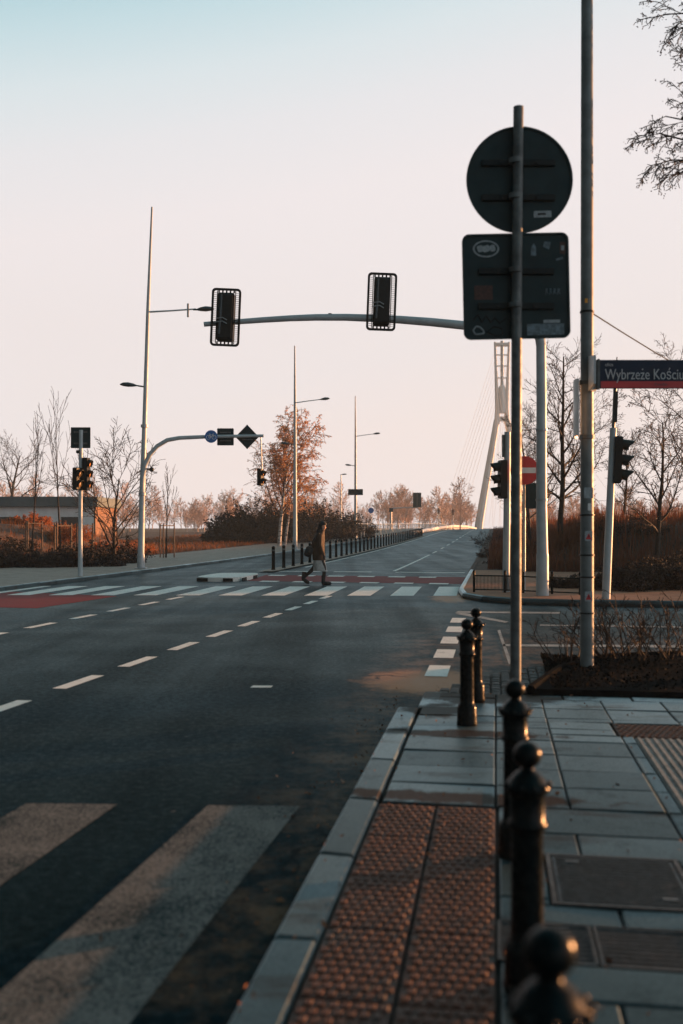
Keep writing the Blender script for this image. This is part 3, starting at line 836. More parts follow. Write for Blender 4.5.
hedge = [(622, 24.5, .75, 1.5, 'low dark hedge bush at the foot of the leaning signal post'), (650, 25, .8, 1.5, 'second low dark hedge bush right of the leaning signal post'), (676, 25, .85, 1.5, 'low dark hedge bush at the right edge of the photo'), (566, 25.5, .4, 1.0, 'small dark bush behind the low fence right of the pale mast'), (690, 27, 1.0, 1.8, 'hedge bush cut by the right edge, behind the others')]
for i, (px, Y, h, w, lab) in enumerate(hedge):
    shrub('hedge_bush', ground_at(px, Y) + Vector((0, 0, .1)), h, w, 80, 140 + i, lab, 'bush', 'low dark hedge on the far corner', leafmat='darkleaf', nleaf=5, lsize=.06)
for i, (px, Y, h, w, n, lab) in enumerate([(571, 11.6, .75, .8, 10, 'sparse bare shrub in the planting bed left of the tall pole'), (606, 11.9, .85, 1.0, 16, 'bare twiggy shrub just right of the tall pole'),
                                     (634, 11.7, .9, 1.1, 20, 'densest bare shrub in the planting bed'), (664, 11.9, .85, 1.0, 12, 'bare shrub near the right edge of the planting bed'), (689, 11.6, .85, 1.0, 12, 'bare shrub cut by the right edge of the photo')]):
    shrub('bare_shrub', G(px, 600) * 0 + Vector(((px - CX) / F * Y, Y, .1)), h, w, n, 160 + i, lab, 'shrub', 'bare shrubs in the planting bed', sub=4, thick=.009)

# street tree at the right, only one bough reaches into view
rng = random.Random(77); T, C, L = MB(), MB(), MB()
base = Vector((6.9, 11.6, .1))
T.tube([(0, 0, -.1), (.02, .05, 1.5), (-.05, 0, 3.2), (-.1, -.1, 5.0), (-.05, -.2, 7.2), (0, -.2, 9.5)], [.19, .16, .14, .12, .08, .03], 12)
lc = cfg_tree(seg=(8, 6, 5, 4), wob=(.05, .13, .2, .22), up=(-.01, -.03, -.05, -.08), num=(15, 7, 4, 0), t0=(.3, .15, .1, .1), ang=(.6, .6, .8, .8), len=(.27, .42, .5, .5), sides=(6, 4, 3, 3),
              taper=(.85, .8, .7, .6), split=-1, rmin=.0045, leaflev=3, leaves=1, leafsize=.024, rr=.5)
def bough(z0, px, py, Y, r):
    s = Vector((-.05, -.05, z0)); e = A(px, py, Y) - base
    d = (e - s); grow(C, C, L, rng, s, d.normalized(), d.length, r, 0, lc)
bough(5.6, 664, 105, 11.4, .05); bough(5.9, 672, 66, 11.0, .04); bough(5.3, 648, 142, 11.6, .045); bough(5.5, 668, 122, 11.2, .035); bough(7.4, 678, -12, 11.2, .04); bough(7.0, 684, 18, 11.3, .03)
for k in range(10):
    a = rng.uniform(-1.6, 1.9); d = Vector((math.cos(a), math.sin(a), .7)).normalized()
    grow(C, C, L, rng, Vector((0, 0, rng.uniform(3.6, 8.5))), d, rng.uniform(2, 3.4), .05, 0, lc)
t = thing('street_tree', base, 'dark bare tree whose hanging twigs reach in at the upper right corner', 'tree')
T.build('trunk', M['bark'], t, ang=60); C.build('crown', M['twig'], t, ang=60); L.build('leaves', M['darkleaf'], t, ang=None)

# far wood in the haze
protos = []
fc = cfg_tree(num=(13, 8, 5, 0), len=(.5, .5, .5, .5), t0=(.15, .15, .1, .1), ang=(.6, .6, .6, .6), maxl=3, rmin=.045, sides=(4, 3, 3, 3), seg=(5, 3, 2, 2))
for s in range(5):
    mbp = MB(); grow(mbp, mbp, None, random.Random(200 + s), Vector((0, 0, -.5)), Vector((0, 0, 1)), 12, .22, 0, fc); protos.append(mbp)
rng = random.Random(5); W = MB()
def far_tree(px, Y, h):
    X = (px - CX) / F * Y; z = prof(to_uv(X, Y)[0]) - .3; pm = rng.choice(protos); k = h / 12; a = rng.uniform(0, 6.28); ca, sa = math.cos(a) * k, math.sin(a) * k
    b = len(W.v)
    W.v += [(X + v.x * ca - v.y * sa, Y + v.x * sa + v.y * ca, z + v.z * k) for v in pm.v]
    W.f += [tuple(i + b for i in f) for f in pm.f]
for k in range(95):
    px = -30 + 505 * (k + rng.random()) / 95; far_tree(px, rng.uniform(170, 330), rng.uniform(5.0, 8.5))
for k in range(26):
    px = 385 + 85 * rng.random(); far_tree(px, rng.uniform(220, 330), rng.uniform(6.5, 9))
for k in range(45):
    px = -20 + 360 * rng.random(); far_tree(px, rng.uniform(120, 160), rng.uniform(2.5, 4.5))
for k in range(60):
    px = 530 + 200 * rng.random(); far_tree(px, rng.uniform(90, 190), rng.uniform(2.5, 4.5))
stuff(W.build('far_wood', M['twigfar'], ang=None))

# ------------------------------------------------------------------ street furniture
def bollard_mesh(t):
    pr = [(.082, 0), (.084, .02), (.080, .04), (.078, .15), (.072, .172), (.060, .185), (.057, .21), (.055, .56), (.056, .585), (.066, .592), (.069, .603), (.066, .614), (.060, .62),
          (.061, .70), (.063, .715), (.076, .722), (.080, .735), (.076, .748), (.066, .756), (.056, .772), (.040, .790), (.026, .797), (.023, .805)]
    MB().lathe(pr, 28).build('post', M['black'], t, ang=50)
    for k in range(12):
        a = 2 * PI * k / 12
        MB().ball((.076 * math.cos(a), .076 * math.sin(a), .748), .0095, 8, 6).build('rosette', M['black'], t, ang=60)
    MB().ball((0, 0, .853), .049, 28, 18).build('ball_top', M['black'], t, ang=60)
bl = [((1.013, 8.04), 'black ball-topped bollard standing alone at the end of the kerb, left of the sign post'), ((1.234, 9.14), 'farthest ball-topped bollard, half hidden behind the one at the kerb end'),
      ((.843, 4.84), 'black ball-topped bollard right at the foot of the sign post'), ((.642, 3.44), 'large black ball-topped bollard beside the terracotta paving'), ((.386, 1.845), 'nearest blurred bollard, its ball top cut by the bottom edge')]
bp = None
for (x, y), lab in bl:
    if bp is None:
        bp = thing('bollard', (x, y, PZ), lab, 'bollard', 'ball-topped bollards along the near kerb'); bollard_mesh(bp); o = bp
    else:
        o = copy_tree(bp); o.location = (x, y, PZ); o['label'] = lab
    o.rotation_euler = (0, 0, x); o.scale = (1, 1, .953)
ORD = ['nearest', 'second', 'third', 'fourth', 'fifth', 'sixth', 'seventh', 'eighth', 'ninth', 'tenth', 'eleventh', 'twelfth', 'thirteenth', 'fourteenth', 'fifteenth', 'sixteenth', 'seventeenth', 'eighteenth', 'nineteenth', 'twentieth', 'twenty-first', 'twenty-second', 'twenty-third', 'twenty-fourth', 'twenty-fifth', 'twenty-sixth', 'twenty-seventh', 'twenty-eighth', 'twenty-ninth', 'thirtieth', 'thirty-first', 'thirty-second', 'thirty-third', 'thirty-fourth', 'thirty-fifth', 'thirty-sixth', 'thirty-seventh', 'thirty-eighth', 'thirty-ninth', 'fortieth', 'forty-first', 'last']
sp = None
for k in range(42):
    u = 36.4 + k * 1.85
    if sp is None:
        sp = thing('slim_bollard', uv(u, -8.22, .05), 'nearest slim black post of the long row along the road behind the walker', 'bollard', 'slim posts dividing the two roadways'); o = sp
        MB().lathe([(.078, 0), (.078, .05), (.066, .06), (.062, .80), (.068, .81), (.068, .84), (.056, .875), (.02, .892), (.002, .895)], 16).build('post', M['black'], sp, ang=45)
        MB().lathe([(.0665, .70), (.0665, .76)], 16).build('band', M['galvdark'], sp, ang=45)
    else:
        o = copy_tree(sp); o.location = uv(u, -8.22, .05)
        o['label'] = ORD[k] + ' slim black post, counted from the near end of the long row'

# traffic signal head, facing local +x
def signal_head(parent, loc, rz, n=3, s=.32, name='signal_head', hoodlen=.24, plate=False):
    h = n * s
    b = MB(); b.box((-.02, 0, 0), (.16, s * .92, h + .04), ch=.02)
    for i in range(n): b.tube([(.06, 0, (i - (n - 1) / 2) * s), (.075, 0, (i - (n - 1) / 2) * s)], s * .42, 20)
    o = b.build(name, M['matblack'], parent); o.location = loc; o.rotation_euler = (0, 0, rz)
    for i in range(n):
        z = (i - (n - 1) / 2) * s; r = s * .41
        MB().ball((.066, 0, z), r * .82, 18, 10, (.35, 1, 1)).build('lens', M['lens'], o)
        m = MB(); k = 18; outer = []
        for (rr, xs) in ((r, (0, 1)), (r * .93, (1, 0))):
            for x in xs:
                row = len(m.v); outer.append(row)
                for q in range(k + 1):
                    a = -PI * .22 + (PI * 1.44) * q / k
                    x_len = hoodlen * (1 if x else 0) * (.45 + .55 * max(0, math.sin(a)) ** .7 if x else 1)
                    m.v.append(Vector((.07 + (x_len if x else 0), rr * math.cos(a), z + rr * math.sin(a) - (.03 * x))))
        rows = outer
        for a, b2 in zip(rows, rows[1:] + rows[:1]):
            for q in range(k): m.f.append((a + q, a + q + 1, b2 + q + 1, b2 + q))
        m.build('hood', M['matblack'], o, ang=50)
    return o
def band(t, z, r, m='galvdark', h=.05, name='clamp'): 
    return MB().lathe([(r, z - h/2), (r + .012, z - h/2 + .004), (r + .012, z + h/2 - .004), (r, z + h/2)], 20).build(name, M[m], t, ang=30)

# 1  sign post seen from behind
SY = 8.4
t = thing('sign_post', ((515.5 - CX) / F * SY, SY, PZ), 'weathered sign post seen from behind with a round sign above a stickered square one', 'sign post')
def sz(py): return CAMH + (HY - py) / F * SY - PZ
def sx(px): return (px - 515.5) / F * SY
mb = MB(); mb.tube([(0, 0, 0), (sx(516.7), 0, sz(300)), (sx(518.5), 0, sz(107))], [.046, .044, .043], 20); mb.build('pole', M['galvdark'], t)
mb = MB(); mb.lathe([(.09, 0), (.09, .02), (.06, .035), (.046, .08)], 20); mb.build('pole_base', M['galvdark'], t)
def brackets(par, y, xc, zs, w):
    for z in zs:
        mb = MB(); mb.box((xc, y, z), (w, .03, .055), ch=.006)
        for s in (-1, 1): mb.box((xc + s * w * .24, y - .018, z + .0), (.022, .02, .022))
        mb.build('bracket', M['bracket'], par, ang=30)
        mb = MB(); mb.tube([(xc + .01, y + .0, z), (xc + .01, y - .02, z)], .02, 10); mb.build('bolt', M['galv'], par)
rx, rzc = sx(520.7), sz(177.5)
mb = MB(); mb.prism(circ(.45, 64), .058, .064, rx, rzc)
o1 = mb.build('round_sign', M['signback'], t, ang=30); o1['label'] = 'round sign seen from its plain dark back'
mb = MB()
for i in range(64):
    a, b = 2 * PI * i / 64, 2 * PI * (i + 1) / 64
    q = len(mb.v)
    for ang_, in ((a,), (b,)):
        for rr, y in ((.452, .046), (.452, .066), (.434, .066), (.434, .046)): mb.v.append(Vector((rx + rr * math.cos(ang_), y, rzc + rr * math.sin(ang_))))
    for k in range(4): mb.f.append((q + k, q + (k + 1) % 4, q + 4 + (k + 1) % 4, q + 4 + k))
mb.build('sign_rim', M['signback'], o1, ang=40)
brackets(o1, .046, rx - .01, (sz(161), sz(196)), .62)
MB().prism(rrect(.15, .055, .006), .0545, .0575, sx(544), sz(212), .03).build('sticker', M['stickerwhite'], o1, ang=None)
MB().prism(rrect(.07, .018, .004), .0525, .0540, sx(543), sz(212), .03).build('sticker_print', M['matblack'], o1, ang=None)
qx, qz, ROLL = sx(517.3), sz(284.6), math.radians(1.2)
mb = MB(); mb.prism(rrect(.90, .89, .06), .058, .064, qx, qz, ROLL)
o2 = mb.build('square_sign', M['signback'], t, ang=30); o2['label'] = 'square sign seen from its dark back covered in stickers'
mb = MB(); ro, ri = rrect(.905, .895, .062), rrect(.872, .862, .048)
for i in range(len(ro)):
    j = (i + 1) % len(ro); q = len(mb.v)
    for (k) in (i, j):
        for pt, y in ((ro[k], .046), (ro[k], .066), (ri[k], .066), (ri[k], .046)):
            c, s_ = math.cos(ROLL), math.sin(ROLL); mb.v.append(Vector((qx + pt[0] * c - pt[1] * s_, y, qz + pt[0] * s_ + pt[1] * c)))
    for k in range(4): mb.f.append((q + k, q + (k + 1) % 4, q + 4 + (k + 1) % 4, q + 4 + k))
mb.build('sign_rim', M['signback'], o2, ang=40)
brackets(o2, .046, qx, (sz(270), sz(305)), .64)
def sq(px, py): return sx(px), sz(py)
x, z = sq(487, 247); MB().prism(circ(.072, 32, 1.55), .0545, .0575, x, z).build('sticker', M['stickerwhite'], o2, ang=None)
MB().prism(circ(.060, 32, 1.62), .0525, .0540, x, z).build('sticker_print', M['signback'], o2, ang=None)
for dx, w in ((-.05, .05), (0, .06), (.055, .045)): MB().prism(rrect(w, .055, .015), .0505, .0520, x + dx, z + .004 * (dx > 0), .3).build('sticker_print', M['stickerwhite'], o2, ang=None)
x, z = sq(484.5, 291); MB().prism(rrect(.155, .12, .004), .0545, .0575, x, z, .01).build('sticker', M['stickerred'], o2, ang=None)
x, z = sq(547, 328); MB().prism(rrect(.315, .095, .004), .0545, .0575, x, z, .02).build('sticker', M['sticker'], o2, ang=None)
x, z = sq(553, 320); MB().prism(rrect(.14, .026, .003), .0515, .0535, x, z, .02).build('sticker', M['stickerwhite'], o2, ang=None)
x, z = sq(534.5, 248); MB().prism([(-.02, -.05), (.025, -.05), (.022, .02), (.005, .055), (-.018, .02)], .0545, .0575, x, z).build('sticker', M['sticker'], o2, ang=None)
x, z = sq(548, 248); MB().prism([(-.05, -.03), (-.01, -.06), (.04, -.045), (.045, .03), (.02, .055), (-.04, .045)], .0545, .0575, x, z).build('sticker', M['signback'], o2, ang=None)
x, z = sq(548, 245); MB().prism([(-.03, .0), (.02, -.02), (.035, .04), (-.02, .045)], .0525, .054, x, z).build('sticker', M['sticker'], o2, ang=None)
x, z = sq(564, 246); MB().prism(rrect(.045, .10, .003), .0545, .0575, x, z).build('sticker', M['stickerred'], o2, ang=None)
x, z = sq(564, 246); MB().prism(rrect(.025, .04, .003), .0525, .054, x, z).build('sticker_print', M['stickerwhite'], o2, ang=None)
x, z = sq(561, 257); MB().prism(rrect(.06, .018, .004), .0545, .0575, x, z, .3).build('sticker', M['sticker'], o2, ang=None)
# graffiti strokes
def stroke(pts, r, m, par, name='graffiti'):
    mb = MB()
    for a, b in zip(pts, pts[1:]):
        a = Vector((sx(a[0]), .0555, sz(a[1]))); b = Vector((sx(b[0]), .0555, sz(b[1])))
        mb.tube([a, b], r, 6)
    return mb.build(name, m, par)
stroke([(474, 319), (479, 313), (483, 321), (487, 314), (492, 321), (496, 316), (501, 322), (507, 317)], .005, M['matblack'], o2)
stroke([(488, 331), (495, 325), (503, 327), (504, 333), (497, 335), (489, 331)], .005, M['matblack'], o2)
stroke([(474, 329), (477, 325), (481, 326), (484, 329), (485, 332), (480, 333), (476, 333), (474, 329)], .007, M['stickerwhite'], o2)
for cx_ in (547, 551, 555, 559): stroke([(cx_, 293), (cx_ + .5, 287), (cx_ + 2, 288), (cx_ + 1, 290), (cx_ + 2.4, 292)], .0035, M['sticker'], o2)
band(t, sz(161), .045, name='pole_clamp'); band(t, sz(196), .045, name='pole_clamp'); band(t, sz(270), .045, name='pole_clamp'); band(t, sz(305), .045, name='pole_clamp')

# 2  tall utility pole in the bed
UY = 11.1; UX = (587 - CX) / F * UY
t = thing('utility_pole', (UX, UY, .1), 'tall grey steel pole standing in the planting bed, running out of the picture', 'pole')
mb = MB(); mb.lathe([(.074, 0), (.072, 2.5), (.068, 5.5), (.060, 9.2), (.058, 9.25)], 28); mb.build('pole', M['polegrey'], t)
def uz(py): return CAMH + (HY - py) / F * UY - .1
for py in (383, 437): band(t, uz(py), .071, name='clamp')
for py, h in ((515, .02), (555, .02), (577, .02), (613, .02)): band(t, uz(py), .072, 'matblack', h, 'strap')
for k, py in enumerate((536, 596)):
    s = MB(); s.prism(rrect(.085, .11, .006), -.0765, -.0745, .0, uz(py)); o = s.build('warning_sticker', M['stickerwhite'], t, ang=None)
    MB().prism([(-.034, -.036), (.034, -.036), (0, .032)], -.0785, -.077, 0, uz(py)).build('warning_triangle', M['red'], o, ang=None)
    MB().prism([(-.006, -.02), (.012, -.004), (.002, -.002), (.008, .016), (-.010, .0), (.0, -.003)], -.0805, -.079, 0, uz(py)).build('warning_flash', M['matblack'], o, ang=None)
MB().prism(rrect(.10, .12, .006), -.0755, -.0735, .0, uz(493)).build('number_plate', M['stickerwhite'], t, ang=None)
MB().prism(rrect(.035, .08, .006), -.0755, -.0735, .01, uz(507)).build('number_plate', M['signwhite'], t, ang=None)
MB().prism(rrect(.05, .05, .004), -.069, -.066, -.015, uz(302)).build('tag', M['orange'], t, ang=None)
band(t, uz(312), .066, 'matblack', .03, 'strap')
# plate on the pole, seen nearly edge on
t = thing('curved_sign', (UX, UY, 0), 'pale curved sign plate strapped to the left of the tall pole, seen edge on', 'sign')
mb = MB(); zc = CAMH + (HY - 410) / F * UY; n = 10; q = len(mb.v)
for yy in range(2):
    for i in range(n + 1):
        a = -.5 + i / n
        y = a * .42; xo = -.10 - .05 * (1 - (2 * a) ** 2) - yy * .006 + (y - .08) * .20
        for z in (-.31, .31): mb.v.append(Vector((xo - .06 * 0, y - .08, zc + z)))
w = 2 * (n + 1)
for yy in range(2):
    for i in range(n):
        a = q + yy * w + 2 * i; mb.f.append((a, a + 1, a + 3, a + 2) if yy else (a, a + 2, a + 3, a + 1))
for i in range(n):
    a = q + 2 * i; mb.f += [(a, a + w, a + w + 2, a + 2), (a + 1, a + 3, a + w + 3, a + w + 1)]
mb.f += [(q, q + 1, q + w + 1, q + w), (q + 2*n, q + w + 2*n, q + w + 2*n + 1, q + 2*n + 1)]
mb.build('sign_plate', M['signwhite'], t)
for py in (383, 437):
    MB().box((-.08, -.04, CAMH + (HY - py) / F * UY), (.03, .03, .05)).build('bracket', M['galvdark'], t)

# street name signs
def name_sign(loc, rz, L, lab, face=True):
    t = thing('street_sign', loc, lab, 'street sign', None, rz)
    H = .315
    MB().box((L / 2, 0, 0), (L, .034, H), ch=.006).build('sign_case', M['navy'], t, ang=30)
    for s in (-1, 1):
        MB().box((L / 2, s * .0195, -H / 2 + .042), (L - .02, .003, .072)).build('red_band', M['red'], t, ang=None)
    MB().box((-.016, 0, 0), (.028, .06, H + .02), ch=.006).build('end_bracket', M['galvdark'], t, ang=30)
    def glyphs(body, size):
        cu = bpy.data.curves.new('lettering', 'FONT'); cu.body = body; cu.size = size; cu.extrude = .0015; cu.resolution_u = 4
        o = bpy.data.objects.new('lettering', cu); COL.objects.link(o)
        dg = bpy.context.evaluated_depsgraph_get(); me = bpy.data.meshes.new_from_object(o.evaluated_get(dg)); bpy.data.objects.remove(o)
        xs = [v.co.x for v in me.vertices]
        return me, (min(xs), max(xs))
    def text(body, size, x, z, m, side=-1, w=None):
        plain = body.replace('ż', 'z'); me, (a, b_) = glyphs(plain, size)
        if 'ż' in body:                       # the dot over the z
            i = body.index('ż'); c = (glyphs(plain[:i], size)[1][1] + glyphs(plain[:i + 1], size)[1][1]) / 2 + size * .02
            bm = MB(); bm.lathe([(size * .058, -.0015), (size * .058, .0015)], 12, (c, size * .66, 0)); nv = len(me.vertices)
            vs_ = [tuple(v.co) for v in me.vertices] + [tuple(v) for v in bm.v]; fs = [tuple(p.vertices) for p in me.polygons] + [tuple(k + nv for k in f) for f in bm.f]
            me = bpy.data.meshes.new('lettering'); me.from_pydata(vs_, [], fs)
        me.materials.clear(); me.materials.append(m)
        o = bpy.data.objects.new('lettering', me); COL.objects.link(o); o.parent = t
        if w: o.scale = (w / (b_ - a), 1, 1)
        o.rotation_euler = (PI / 2, 0, 0 if side < 0 else PI)
        o.location = (x if side < 0 else L - x, side * (.0215), z)
        return o
    for side in (-1, 1):
        text('Wybrzeże Kościuszkowskie', .165, .055, -.058, M['letter'], side, 1.36)
        text('ulica', .05, .055, .088, M['letter'], side)
        text('Powiśle', .045, .60, -.128, M['fadedletter'], side)
    m2 = MB(); q = 0; out = [(-.115, -.30), (-.10, -.02), (-.03, .03), (-.03, .05), (-.125, .0), (-.14, -.30)]
    n = len(out)
    for z0, k in ((-.185, 1), (.20, 1)):
        for x_, y_ in out: m2.v.append(Vector((x_, y_, z0 * (1 if y_ > -.2 else .8))))
    m2.quadring(0, n, n); m2.f += [tuple(reversed(range(n))), tuple(range(n, 2 * n))]
    m2.build('mounting_plate', M['white'], t, ang=30)
    return t
zc = CAMH + (HY - 375) / F * 11.05
name_sign(((599.5 - CX) / F * 11.0, 11.0, zc), 0.0, 1.52, 'dark blue street name sign with pale lettering and a red lower band')
# wire
s = A(593.5, 314, UY); e = A(830, 428, 26)
pts = [s.lerp(e, k / 16) - Vector((0, 0, .25 * 4 * (k / 16) * (1 - k / 16))) for k in range(17)]
o = MB().tube(pts, .008, 5).build('overhead_wire', M['matblack'], None); tag(o, 'thin dark wire sloping down to the right from the tall pole', 'wire')

# 3  mast with the two big signals over the road, seen from behind
MY = 22.4; MX = (542.5 - CX) / F * MY
t = thing('signal_mast', (MX, MY, .1), 'pale curved mast reaching left over the road with two signals seen from behind', 'traffic light')
def ml(px, py): q = A(px, py, MY); return Vector((q.x - MX, 0, q.z - .1))
top = ml(541, 345)
mb = MB(); mb.lathe([(.145, 0), (.14, .9), (.135, .95)], 12); mb.tube([(0, 0, .95), (-.02, 0, 2.0), ml(541.5, 400), ml(541, 345)], [.128, .122, .115, .11], 16); mb.build('pole', M['white'], t)
mb = MB(); pts = [ml(541, 345), ml(540, 338), ml(536, 332), ml(526, 329), ml(500, 327.5), ml(463, 325.3), ml(430, 322), ml(400, 319.7), ml(372, 318.2), ml(345, 317.3), ml(315, 317.4), ml(290, 318.3), ml(262, 320), ml(235, 322), ml(204, 324.3)]
mb.tube(pts, [.115, .115, .115, .112, .108, .10, .096, .09, .086, .08, .076, .07, .065, .06, .055], 16); mb.build('arm', M['white'], t, ang=50)
def backplate(px, py, roll):
    c = ml(px, py); W_, H_ = .66, 1.30
    mb = MB(); yb0, yb1 = .02, .05
    def ring(o_, i_, y0, y1):
        n = len(o_); q = len(mb.v)
        for y in (y0, y1):
            for ol in (o_, i_): mb.v.extend(Vector((x, y, z)) for x, z in ol)
        for i in range(n):
            j = (i + 1) % n
            a0, b0, a1, b1 = q, q + n, q + 2 * n, q + 3 * n
            mb.f += [(a0+i, a0+j, b0+j, b0+i), (a1+j, a1+i, b1+i, b1+j), (a0+j, a0+i, a1+i, a1+j), (b0+i, b0+j, b1+j, b1+i)]
    ring(rrect(W_, H_, .09), rrect(W_ - .10, H_ - .10, .05), yb0, yb1)
    for s in (-1, 1):
        mb.box((s * .205, .035, 0), (.018, .03, H_ - .12))
        for k in range(26): mb.box((s * .243, .035, -.54 + k * .0432), (.07, .012, .008))
        for k in range(5): mb.box((-.17 + k * .085, .035, s * .575), (.036, .012, .06))
    o = mb.build('backplate', M['matblack'], t, ang=35); o.location = (c.x, -.06 - .05, c.z); o.rotation_euler = (0, roll, 0)
    mb = MB(); mb.box((0, .05, 0), (.37, .22, 1.08), ch=.03); mb.box((0, -.075, 0), (.30, .04, .98), ch=.015); b = mb.build('housing', M['matblack'], o, ang=30)
    mb = MB(); mb.tube([(-.10, -.09, .48), (-.105, -.10, -.1), (-.12, -.10, -.40)], .03, 8); mb.build('cable_duct', M['lamp'], o)
    for k in range(3):
        mb = MB(); mb.tube([(0, .16, (k - 1) * .34), (0, .38, (k - 1) * .34 - .02)], [.15, .14], 16, cap=False); mb.build('hood', M['matblack'], b)
    mb = MB()
    for z in (.06, -.02):
        mb.tube([(-.2, -.10, -.12 + z), (-.05, -.13, -.10 + z), (.05, -.12, -.15 + z)], .012, 6)
    mb.build('cable', M['galv'], o)
backplate(226, 318, math.radians(2.4)); backplate(381.5, 302.5, math.radians(2.2))
for py in (430, 500): 
    c = ml(541.6, py); mb = MB(); mb.lathe([(.12, -.03), (.135, -.026), (.135, .026), (.12, .03)], 16, c); mb.build('clamp', M['galv'], t)
c = ml(330, 315.5); MB().box(c, (.09, .09, .10), ch=.02).build('sensor', M['matblack'], t)

# 4  left mast: curved arm with signs, and a tall lamp on top
LY = 37.2; LX = (141 - CX) / F * LY
def ll(px, py): q = A(px, py, LY); return Vector((q.x - LX, 0, q.z - .1))
t = thing('signal_mast', (LX, LY, .1), 'pale mast on the left pavement with a curved sign arm and two street lamps', 'traffic light')
mb = MB(); mb.box((0, 0, .02), (.42, .42, .04)); mb.lathe([(.15, .04), (.145, .5), (.13, .55)], 16); mb.build('mast_base', M['galv'], t)
mb = MB(); mb.tube([(0, 0, .5), ll(142.2, 494), ll(144.4, 430), ll(148, 310), ll(152, 207)], [.125, .11, .09, .07, .035], 16); mb.build('pole', M['white'], t)
mb = MB(); pts = [ll(142.3, 492), ll(143.2, 478), ll(145.5, 466), ll(150.5, 455), ll(158, 446.5), ll(168, 440.5), ll(180, 438.3), ll(205, 437.2), ll(235, 436.6), ll(264, 436.2)]
for p in pts: p.y = -.16
pts[0].y = -.08; mb.tube(pts, [.09, .09, .088, .085, .082, .08, .076, .07, .062, .055], 14); mb.build('arm', M['white'], t, ang=50)
for py in (494, 426): 
    mb = MB(); mb.lathe([(.11, -.06), (.14, -.05), (.14, .05), (.11, .06)], 16, ll(142.2 if py > 450 else 144.5, py)); mb.build('collar', M['galv'], t)
def lamp_head(par, a, b, s=1.0):        # from the arm end a to the tip b
    d = (b - a); L = d.length; m = MB(); st = [(0, .03), (.18, .045), (.35, .10), (.6, .14), (.85, .11), (1, .03)]
    pr = []
    q = len(m.v); n = 12
    ax = d.normalized(); up = Vector((0, 0, 1)); sd = ax.cross(up).normalized(); up = sd.cross(ax)
    rings = []
    for f, r in st:
        rings.append(len(m.v)); c = a + d * f
        for k in range(n):
            an = 2 * PI * k / n
            zz = math.sin(an) * (.75 if math.sin(an) > 0 else .45)
            m.v.append(c + (sd * math.cos(an) + up * zz) * r * s)
    for r0, r1 in zip(rings, rings[1:]): m.quadring(r0, r1, n)
    m.f += [tuple(reversed(range(rings[0], rings[0] + n))), tuple(range(rings[-1], rings[-1] + n))]
    return m.build('lamp_head', M['lamp'], par, ang=45)
MB().tube([ll(148, 312), ll(170, 310.8), ll(196, 309)], [.035, .03, .028], 10).build('lamp_arm', M['white'], t)
MB().box(ll(188, 310.3), (.07, .07, .5)).build('arm_bracket', M['galv'], t)
lamp_head(t, ll(193, 310), ll(214, 309), 1.15)
MB().tube([ll(145.8, 387), ll(138, 385.8)], .03, 10).build('lamp_arm', M['galvdark'], t)
lamp_head(t, ll(140, 386), ll(120, 384.5), 1.05)
mb = MB(); c = ll(146, 469); mb.tube([c + Vector((0, -.15, 0)), c + Vector((.22, -.2, -.02))], .03, 8); mb.ball(c + Vector((.25, -.2, -.03)), .09, 12, 8); mb.build('camera_dome', M['matblack'], t)
c = ll(212.2, 437.2)
o = MB().prism(circ(.235, 40), -.30, -.285, c.x, c.z).build('cycle_sign', M['blue'], t, ang=30); o['label'] = 'round blue sign with a white bicycle'
mb = MB()
for dx in (-.105, .105):
    for i in range(20):
        a, b = 2*PI*i/20, 2*PI*(i+1)/20
        mb.tube([(c.x+dx+.075*math.cos(a), -.304, c.z-.03+.075*math.sin(a)), (c.x+dx+.075*math.cos(b), -.304, c.z-.03+.075*math.sin(b))], .010, 5)
for a, b in (((-.105,-.03),(-.05,.06)), ((-.05,.06),(.07,.06)), ((.07,.06),(-.01,-.03)), ((-.01,-.03),(-.105,-.03)), ((-.05,.06),(-.01,-.03)), ((.105,-.03),(.06,.09)), ((.06,.09),(.10,.10)), ((-.08,.09),(-.03,.09))):
    mb.tube([(c.x+a[0], -.304, c.z+a[1]), (c.x+b[0], -.304, c.z+b[1])], .010, 5)
mb.build('bicycle_symbol', M['signwhite'], o)
c = ll(225.6, 437); o = MB().prism(rrect(.62, .64, .03), -.06, -.045, c.x, c.z).build('square_sign', M['signback'], t, ang=30)
mb = MB()
for dz in (-.14, .16): mb.box((c.x, -.075, c.z + dz), (.40, .03, .05))
mb.build('bracket', M['galvdark'], o)
c = ll(247.3, 437); o = MB().prism([(0, .46), (-.44, 0), (0, -.46), (.44, 0)], -.06, -.045, c.x, c.z).build('diamond_sign', M['signback'], t, ang=30)
mb = MB(); 
for dz in (-.1, .1): mb.box((c.x, -.075, c.z + dz), (.40, .03, .04))
mb.build('bracket', M['galvdark'], o)
MB().tube([ll(261, 437) + Vector((0, -.16, 0)), ll(262.3, 470) + Vector((0, -.16, 0))], .022, 8).build('hanger', M['galv'], t)
signal_head(t, ll(261.2, 477.5) + Vector((0, -.16, 0)), -.3, 2, .29, hoodlen=.15)

